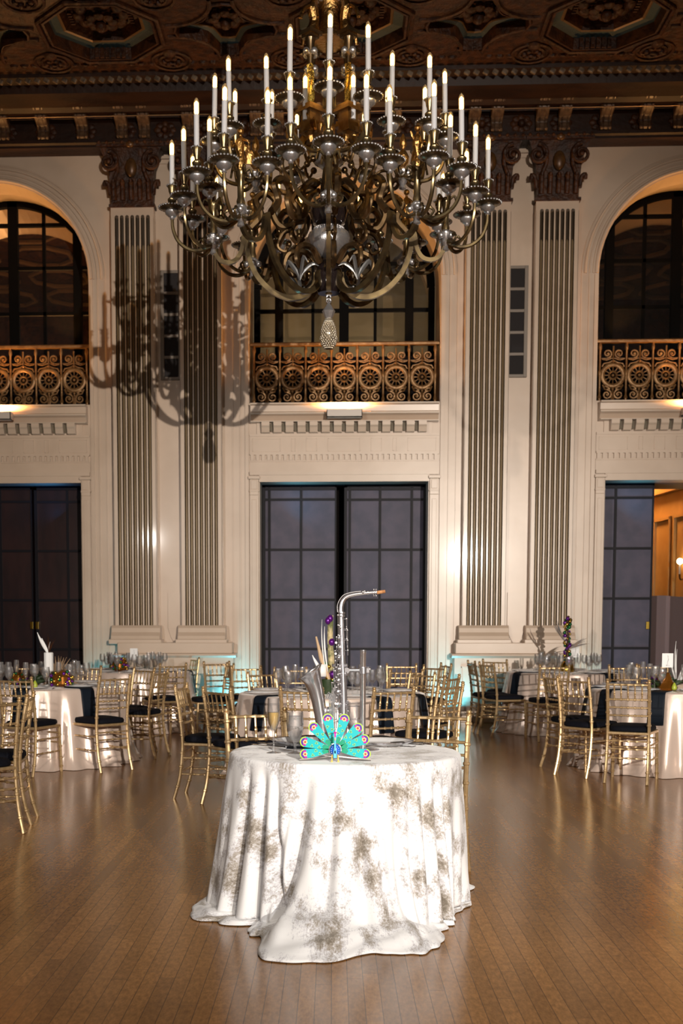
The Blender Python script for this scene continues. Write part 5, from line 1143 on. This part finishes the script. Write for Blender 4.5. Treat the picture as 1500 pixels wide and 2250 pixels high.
# bell with flared rim, opening up to the left
bl = MB(); i0 = int(len(body) * .62); bp_ = body[i0:]; n = 28; vs = []
axis = (S(676, 1468) - S(684, 1486)).normalized(); bell_pts = [S(712, 1618), S(707, 1595), S(703.5, 1568), S(699, 1540), S(693.5, 1516), S(688.5, 1500), S(684.5, 1488), S(682, 1480), S(680.5, 1475)]
rads = [.030, .030, .0315, .034, .0375, .043, .050, .060, .072]
nrm = [Vector((-.12, 0, .99)), Vector((-.12, 0, .99)), Vector((-.13, 0, .99)), Vector((-.2, 0, .98)), Vector((-.28, 0, .96)), Vector((-.38, 0, .92)), Vector((-.48, 0, .88)), Vector((-.54, 0, .84)), Vector((-.565, 0, .825))]
for p, r_, nn in zip(bell_pts, rads, nrm):
    nn = nn.normalized(); a_ = Vector((0, 1, 0)); b_ = nn.cross(a_)
    for j in range(n): q_ = 2 * pi * j / n; vs.append(p + (a_ * cos(q_) + b_ * sin(q_)) * r_)
bl.add(vs, [(i * n + j, i * n + (j + 1) % n, (i + 1) * n + (j + 1) % n, (i + 1) * n + j) for i in range(len(rads) - 1) for j in range(n)])
o = bl.build('bell', 'silver', sx, smooth='all', fix=False); sdd = o.modifiers.new('thickness', 'SOLIDIFY'); sdd.thickness = .0015
rim = MB(); nn = nrm[-1].normalized(); a_ = Vector((0, 1, 0)); b_ = nn.cross(a_); rim.tube([bell_pts[-1] + (a_ * cos(2 * pi * j / 32) + b_ * sin(2 * pi * j / 32)) * .072 for j in range(33)], .0022, 6, cap=False); rim.build('bell_rim', 'silver', o, smooth=True)
bd = MB(); 
for px, py, r_ in ((750, 1347, .017), (750, 1353, .016), (754, 1585, .030), (706, 1592, .033)):
    c_ = S(px, py); bd.lathe([(r_ * .8, -.006), (r_, -.005), (r_ * 1.06, 0), (r_, .005), (r_ * .8, .006)], c_, 24, cap=False)
bd.build('band', 'silver', sx, smooth=True)
nk = MB(); q = spline([S(749, 1348), S(749, 1335), S(752, 1322), S(760, 1312), S(775, 1307), S(795, 1304), S(815, 1302), S(832, 1301)], 5); nk.tube(q, [.0135 - .006 * i / (len(q) - 1) for i in range(len(q))], 16); nk.build('neck', 'silver', sx, smooth=60)
ok_ = MB(); ok_.tube(spline([S(741, 1345, -.01), S(741, 1330, -.01), S(747, 1316, -.01), S(757, 1306, -.01), S(775, 1301, -.01), S(793, 1299, -.01)], 5), .0028, 8); ok_.ball(S(797, 1301, -.008), .008, 10); ok_.ball(S(801, 1299, -.008), .005, 8); ok_.tube(arc((0, 0), .012, 0, 2 * pi, 12), .002, 6); ok_.build('octave_key', 'silver', sx, smooth=True)
mp_ = MB(); 
for px in (808, 820, 825): mp_.lathe([(.006, -.002), (.012, -.002), (.012, .002), (.006, .002)], S(px, 1302.5), 16, R=Matrix.Rotation(pi / 2, 3, 'Y'))
for px, dy in ((821, 0), (826, 0)): mp_.ball(S(px, 1295), .0045, 8); mp_.ball(S(px, 1309), .0045, 8)
mp_.build('neck_ring', 'silver', sx, smooth=True)
MB().tube([S(828, 1302), S(846, 1299.5)], [.009, .0085], 12).build('cork', varied(mat('cork', (.42, .20, .08), .8, bump=.6), (.28, .12, .04), 60), sx, smooth=True)
# key work: rods, posts, cups
rnd = random.Random(4)
rods = MB()
for px, y0, y1, dy in [(742, 1352, 1440, -.016), (745, 1375, 1540, -.024), (739, 1400, 1560, -.020), (736, 1430, 1600, -.018), (733, 1470, 1610, -.014), (761, 1360, 1415, -.010), (763, 1385, 1440, -.008), (764, 1540, 1580, -.012), (729, 1500, 1610, -.012), (742, 1460, 1600, -.032), (747, 1480, 1600, -.036)]:
    rods.tube([S(px, y0, dy), S(px + (y1 - y0) * .018, y1, dy)], .0027, 6)
    for k in range(int((y1 - y0) / 22) + 1): yy = y0 + k * 22; rods.ball(S(px + (yy - y0) * .018, yy, dy), .0052, 6); rods.tube([S(px + (yy - y0) * .018, yy, dy), S(751, yy, -.005)], .0016, 5)
rods.build('key_rods', 'silver', sx, smooth=True)
def cup(px, py, r_, dy, tilt=(0, -1, 0), mt='silver'):
    d_ = Vector(tilt).normalized(); R_ = d_.to_track_quat('Z', 'Y').to_matrix()
    MB().lathe([(r_ * .6, -.004), (r_, -.004), (r_ * 1.05, 0), (r_ * .95, .003), (r_ * .5, .005), (.0001, .0055)], S(px, py, dy), 18, R=R_, cap=False).build('key_cup', mt, sx, smooth=True)
for px, py, r_, dy, tl_ in [(747, 1378, .008, -.024, (-.4, -1, 0)), (744, 1402, .009, -.026, (-.5, -1, 0)), (745, 1422, .010, -.028, (-.3, -1, 0)), (743, 1445, .011, -.030, (-.5, -1, 0)), (744, 1470, .012, -.034, (-.3, -1, 0)), (742, 1495, .013, -.036, (-.4, -1, 0)), (741, 1520, .014, -.038, (-.4, -1, 0)), (741, 1548, .015, -.038, (-.3, -1, 0)), (761, 1462, .009, -.012, (1, -.6, 0)), (762, 1480, .010, -.010, (1, -.8, 0)), (762, 1548, .011, -.016, (1, -.5, 0)), (722, 1560, .016, -.010, (-.2, -1, .2)), (724, 1590, .017, -.014, (-.2, -1, .1)), (732, 1462, .009, -.012, (-1, -1, 0))]: cup(px, py, r_, dy, tl_)
for px, py, dy in ((738, 1412, -.03), (737, 1436, -.034), (737, 1545, -.044)): MB().ball(S(px, py, dy), .0062, 10, sc=(1, .6, 1)).build('pearl_touch', mat('pearl_%d' % px, (.8, .78, .76), .2, coat=.5), sx, smooth=True)
gd = MB(); 
for k in range(3): gd.tube(spline([S(716 + 4 * k, 1535, -.02), S(722 + 4 * k, 1520 + 4 * k, -.03), S(728 + 3 * k, 1540, -.02)], 4), .0025, 6)
for k in range(5): gd.box(*[v for ab in ((S(722 + 3 * k, 1600).x, S(724 + 3 * k, 1600).x), (-.03, -.022), (S(722, 1575).z, S(722, 1528 - 6 * k).z)) for v in ab])
gd.build('key_guard', 'silver', sx, smooth=30)
MB().tube([S(728, 1545), S(728, 1572)], .011, 12).build('gold_key_cup', 'goldbead', sx, smooth=True)

# ---- steel stand holding the saxophone
px_, = (797,); xx = wx(797, YS, 1520)
sd_ = thing('instrument_stand', 'polished steel tube stand clamped to the saxophone', 'stand', (xx, YS, ZT)); zt_ = onY(797, 1428, YS).z - ZT; zc_ = onY(797, 1473, YS).z - ZT
MB().lathe([(.0145, .006), (.0145, zt_ - .02), (.0155, zt_ - .018), (.0155, zt_), (.012, zt_)], n=24).build('pole', 'silver', sd_, smooth=True)
MB().lathe([(.085, 0), (.085, .006), (.02, .009)], n=32).build('base_plate', 'silver', sd_, smooth=30)
b = MB(); b.lathe([(.0155, -.017), (.021, -.015), (.021, .015), (.0155, .017)], (0, 0, zc_), 20); b.cbox((.024, 0, zc_), (.012, .022, .022)); b.ball((.034, 0, zc_ + .006), .007); b.build('clamp', 'silver', sd_, smooth=30)
xa = wx(764, YS, 1473) - xx; b = MB(); b.tube([(-.018, 0, zc_), (xa, 0, zc_)], .0095, 14); b.lathe([(.0145, -.008), (.0145, .008)], (xa - .006, -.006, zc_), 18, R=Matrix.Rotation(pi / 2, 3, 'X')); b.build('cross_arm', 'silver', sd_, smooth=30)

# ---- peacock figurine
YP = 5.43; pc = onY(736, 1648, YP); k_ = YP / F
pk = thing('peacock_figurine', 'bright turquoise peacock figurine with fanned painted tail on the small table', 'figurine', (pc.x, YP, ZT))
PZ = pc.z - ZT
def mk(n_, c_, r_=.35): return mat(n_, c_, r_, coat=.4)
tq, lime, vio, mag, cream_, red, grn, tdk = [mk(*a) for a in (('turquoise_paint', (.0, .42, .46)), ('lime_paint', (.36, .58, .05)), ('violet_paint', (.07, .015, .30)), ('magenta_paint', (.55, .01, .32)), ('petal_paint', (.85, .60, .30)), ('red_dot_paint', (.60, .03, .03)), ('emerald_paint', (.0, .30, .16)), ('deep_teal_paint', (.0, .16, .22)))]
eyes = [(720, 1580), (756, 1581), (689, 1599), (786, 1601), (670, 1631), (800, 1626), (670, 1658), (803, 1658)]
for idx, (ex, ey) in enumerate(eyes):
    p = onY(ex, ey, YP); vx, vz = p.x - pc.x, p.z - pc.z; Lf = sqrt(vx * vx + vz * vz); a = atan2(vz, vx)
    def T(u, v): return (cos(a) * u - sin(a) * v, PZ + sin(a) * u + cos(a) * v)
    yb_ = .018 + .005 * (idx % 2); wr = .0245; L1 = Lf
    out = [T(.03, -.009)] + [T(L1 * .55, -.0165)] + [T(L1 + wr * cos(q_), wr * sin(q_)) for q_ in [-pi / 2 + pi * i / 14 for i in range(15)]] + [T(L1 * .55, .0165), T(.03, .009)]
    b = MB(); b.prism(out, yb_, yb_ + .004, 0)
    def disc(u, v, r_, mi, lay, a0=0, a1=2 * pi, n_=14):
        pts = [T(u + r_ * cos(a0 + (a1 - a0) * i / n_), v + r_ * sin(a0 + (a1 - a0) * i / n_)) for i in range(n_ + (a1 - a0 < 6))]
        b.prism(pts, yb_ - .0007 * lay, yb_, mi)
    def cres(u, v, r0, r1, a0, a1, mi, lay, n_=12):
        pts = [T(u + r1 * cos(a0 + (a1 - a0) * i / n_), v + r1 * sin(a0 + (a1 - a0) * i / n_)) for i in range(n_ + 1)] + [T(u + r0 * cos(a1 + (a0 - a1) * i / n_), v + r0 * sin(a1 + (a0 - a1) * i / n_)) for i in range(n_ + 1)]
        for i in range(n_): b.prism([pts[i], pts[i + 1], pts[2 * n_ - i], pts[2 * n_ + 1 - i]], yb_ - .0007 * lay, yb_, mi)
    cres(L1, 0, .019, .0245, -1.5, 1.5, 1, 1); cres(L1, 0, .007, .0195, -1.9, 1.9, 2, 2); cres(L1, 0, .008, .017, 1.2, 2.1, 3, 3); cres(L1, 0, .008, .017, -2.1, -1.2, 3, 3)
    for m_ in range(6): disc(L1 + .0065 * cos(m_ * pi / 3), .0065 * sin(m_ * pi / 3), .0042, 4, 4)
    disc(L1, 0, .0048, 5, 5)
    for u, v in ((.84, .010), (.72, -.008), (.60, .008), (.47, -.004)):
        uu = L1 * u - .012
        for m_ in range(3): disc(uu + .0042 * cos(.6 + m_ * 2.1), v + .0042 * sin(.6 + m_ * 2.1), .0032, 1, 1)
        disc(uu, v, .0034, 7, 2); disc(uu, v, .0015, 0, 3)
    gp = [T(.03, -.009), T(.055, -.0115), T(.062, 0), T(.055, .0115), T(.03, .009)]; b.prism(gp, yb_ - .0008, yb_, 6)
    b.build('tail_feather', [tq, lime, vio, mag, cream_, red, grn, tdk], pk)
MB().ball((0, 0, PZ), .0255, 20, sc=(1, .9, 1.12)).build('body', mk('cobalt_paint', (.005, .10, .60)), pk, smooth=True)
dots = MB()
for k in range(14): a = 2 * pi * k / 14; dots.ball((.018 * cos(a), -.022, PZ + .021 * sin(a)), .0016, 6)
dots.build('feather_dots', 'white', pk)
b = MB(); nz0, nz1 = onY(736, 1664, YP).z - ZT, onY(736, 1618, YP).z - ZT; b.cbox((0, -.030, nz0 + .018), (.016, .008, .036)); b.cbox((-.0005, -.030, (nz0 + nz1) / 2 + .01), (.009, .008, nz1 - nz0 - .02)); b.cbox((0, -.03, nz1 - .006), (.012, .009, .012)); b.build('neck', mk('sky_blue_paint', (.10, .48, .85)), pk, bevel=.0015)
MB().lathe([(.001, -.004), (.003, 0), (.001, .012)], (-.0005, -.037, nz1 - .012), 8).build('beak', mk('beak_paint', (.8, .55, .1)), pk)
b = MB(); b.cbox((0, -.028, nz1 + .008), (.008, .004, .022)); 
for s in (-1, 0, 1): b.ball((s * .004, -.028, nz1 + .020), .0042, 8)
b.build('crest', mag, pk)
for s in (-1, 1): b = MB(); b.tube([(s * .013, -.016, PZ - .02), (s * .015, -.018, .004)], .0032, 8); b.cbox((s * .015, -.026, .003), (.010, .020, .005)); b.build('foot', mk('foot_paint_%d' % s, (.85, .50, .10)), pk)
b = MB(); 
b.tube(spline([(-.165, .01, .006), (-.09, .012, .012), (-.03, .005, .020), (.0, .0, .022), (.03, .005, .020), (.09, .012, .012), (.165, .01, .006)], 5), .006, 8, flat=.5); b.build('base_bar', 'steel', pk, smooth=True)

# unused prototypes never linked; nothing else stays hidden
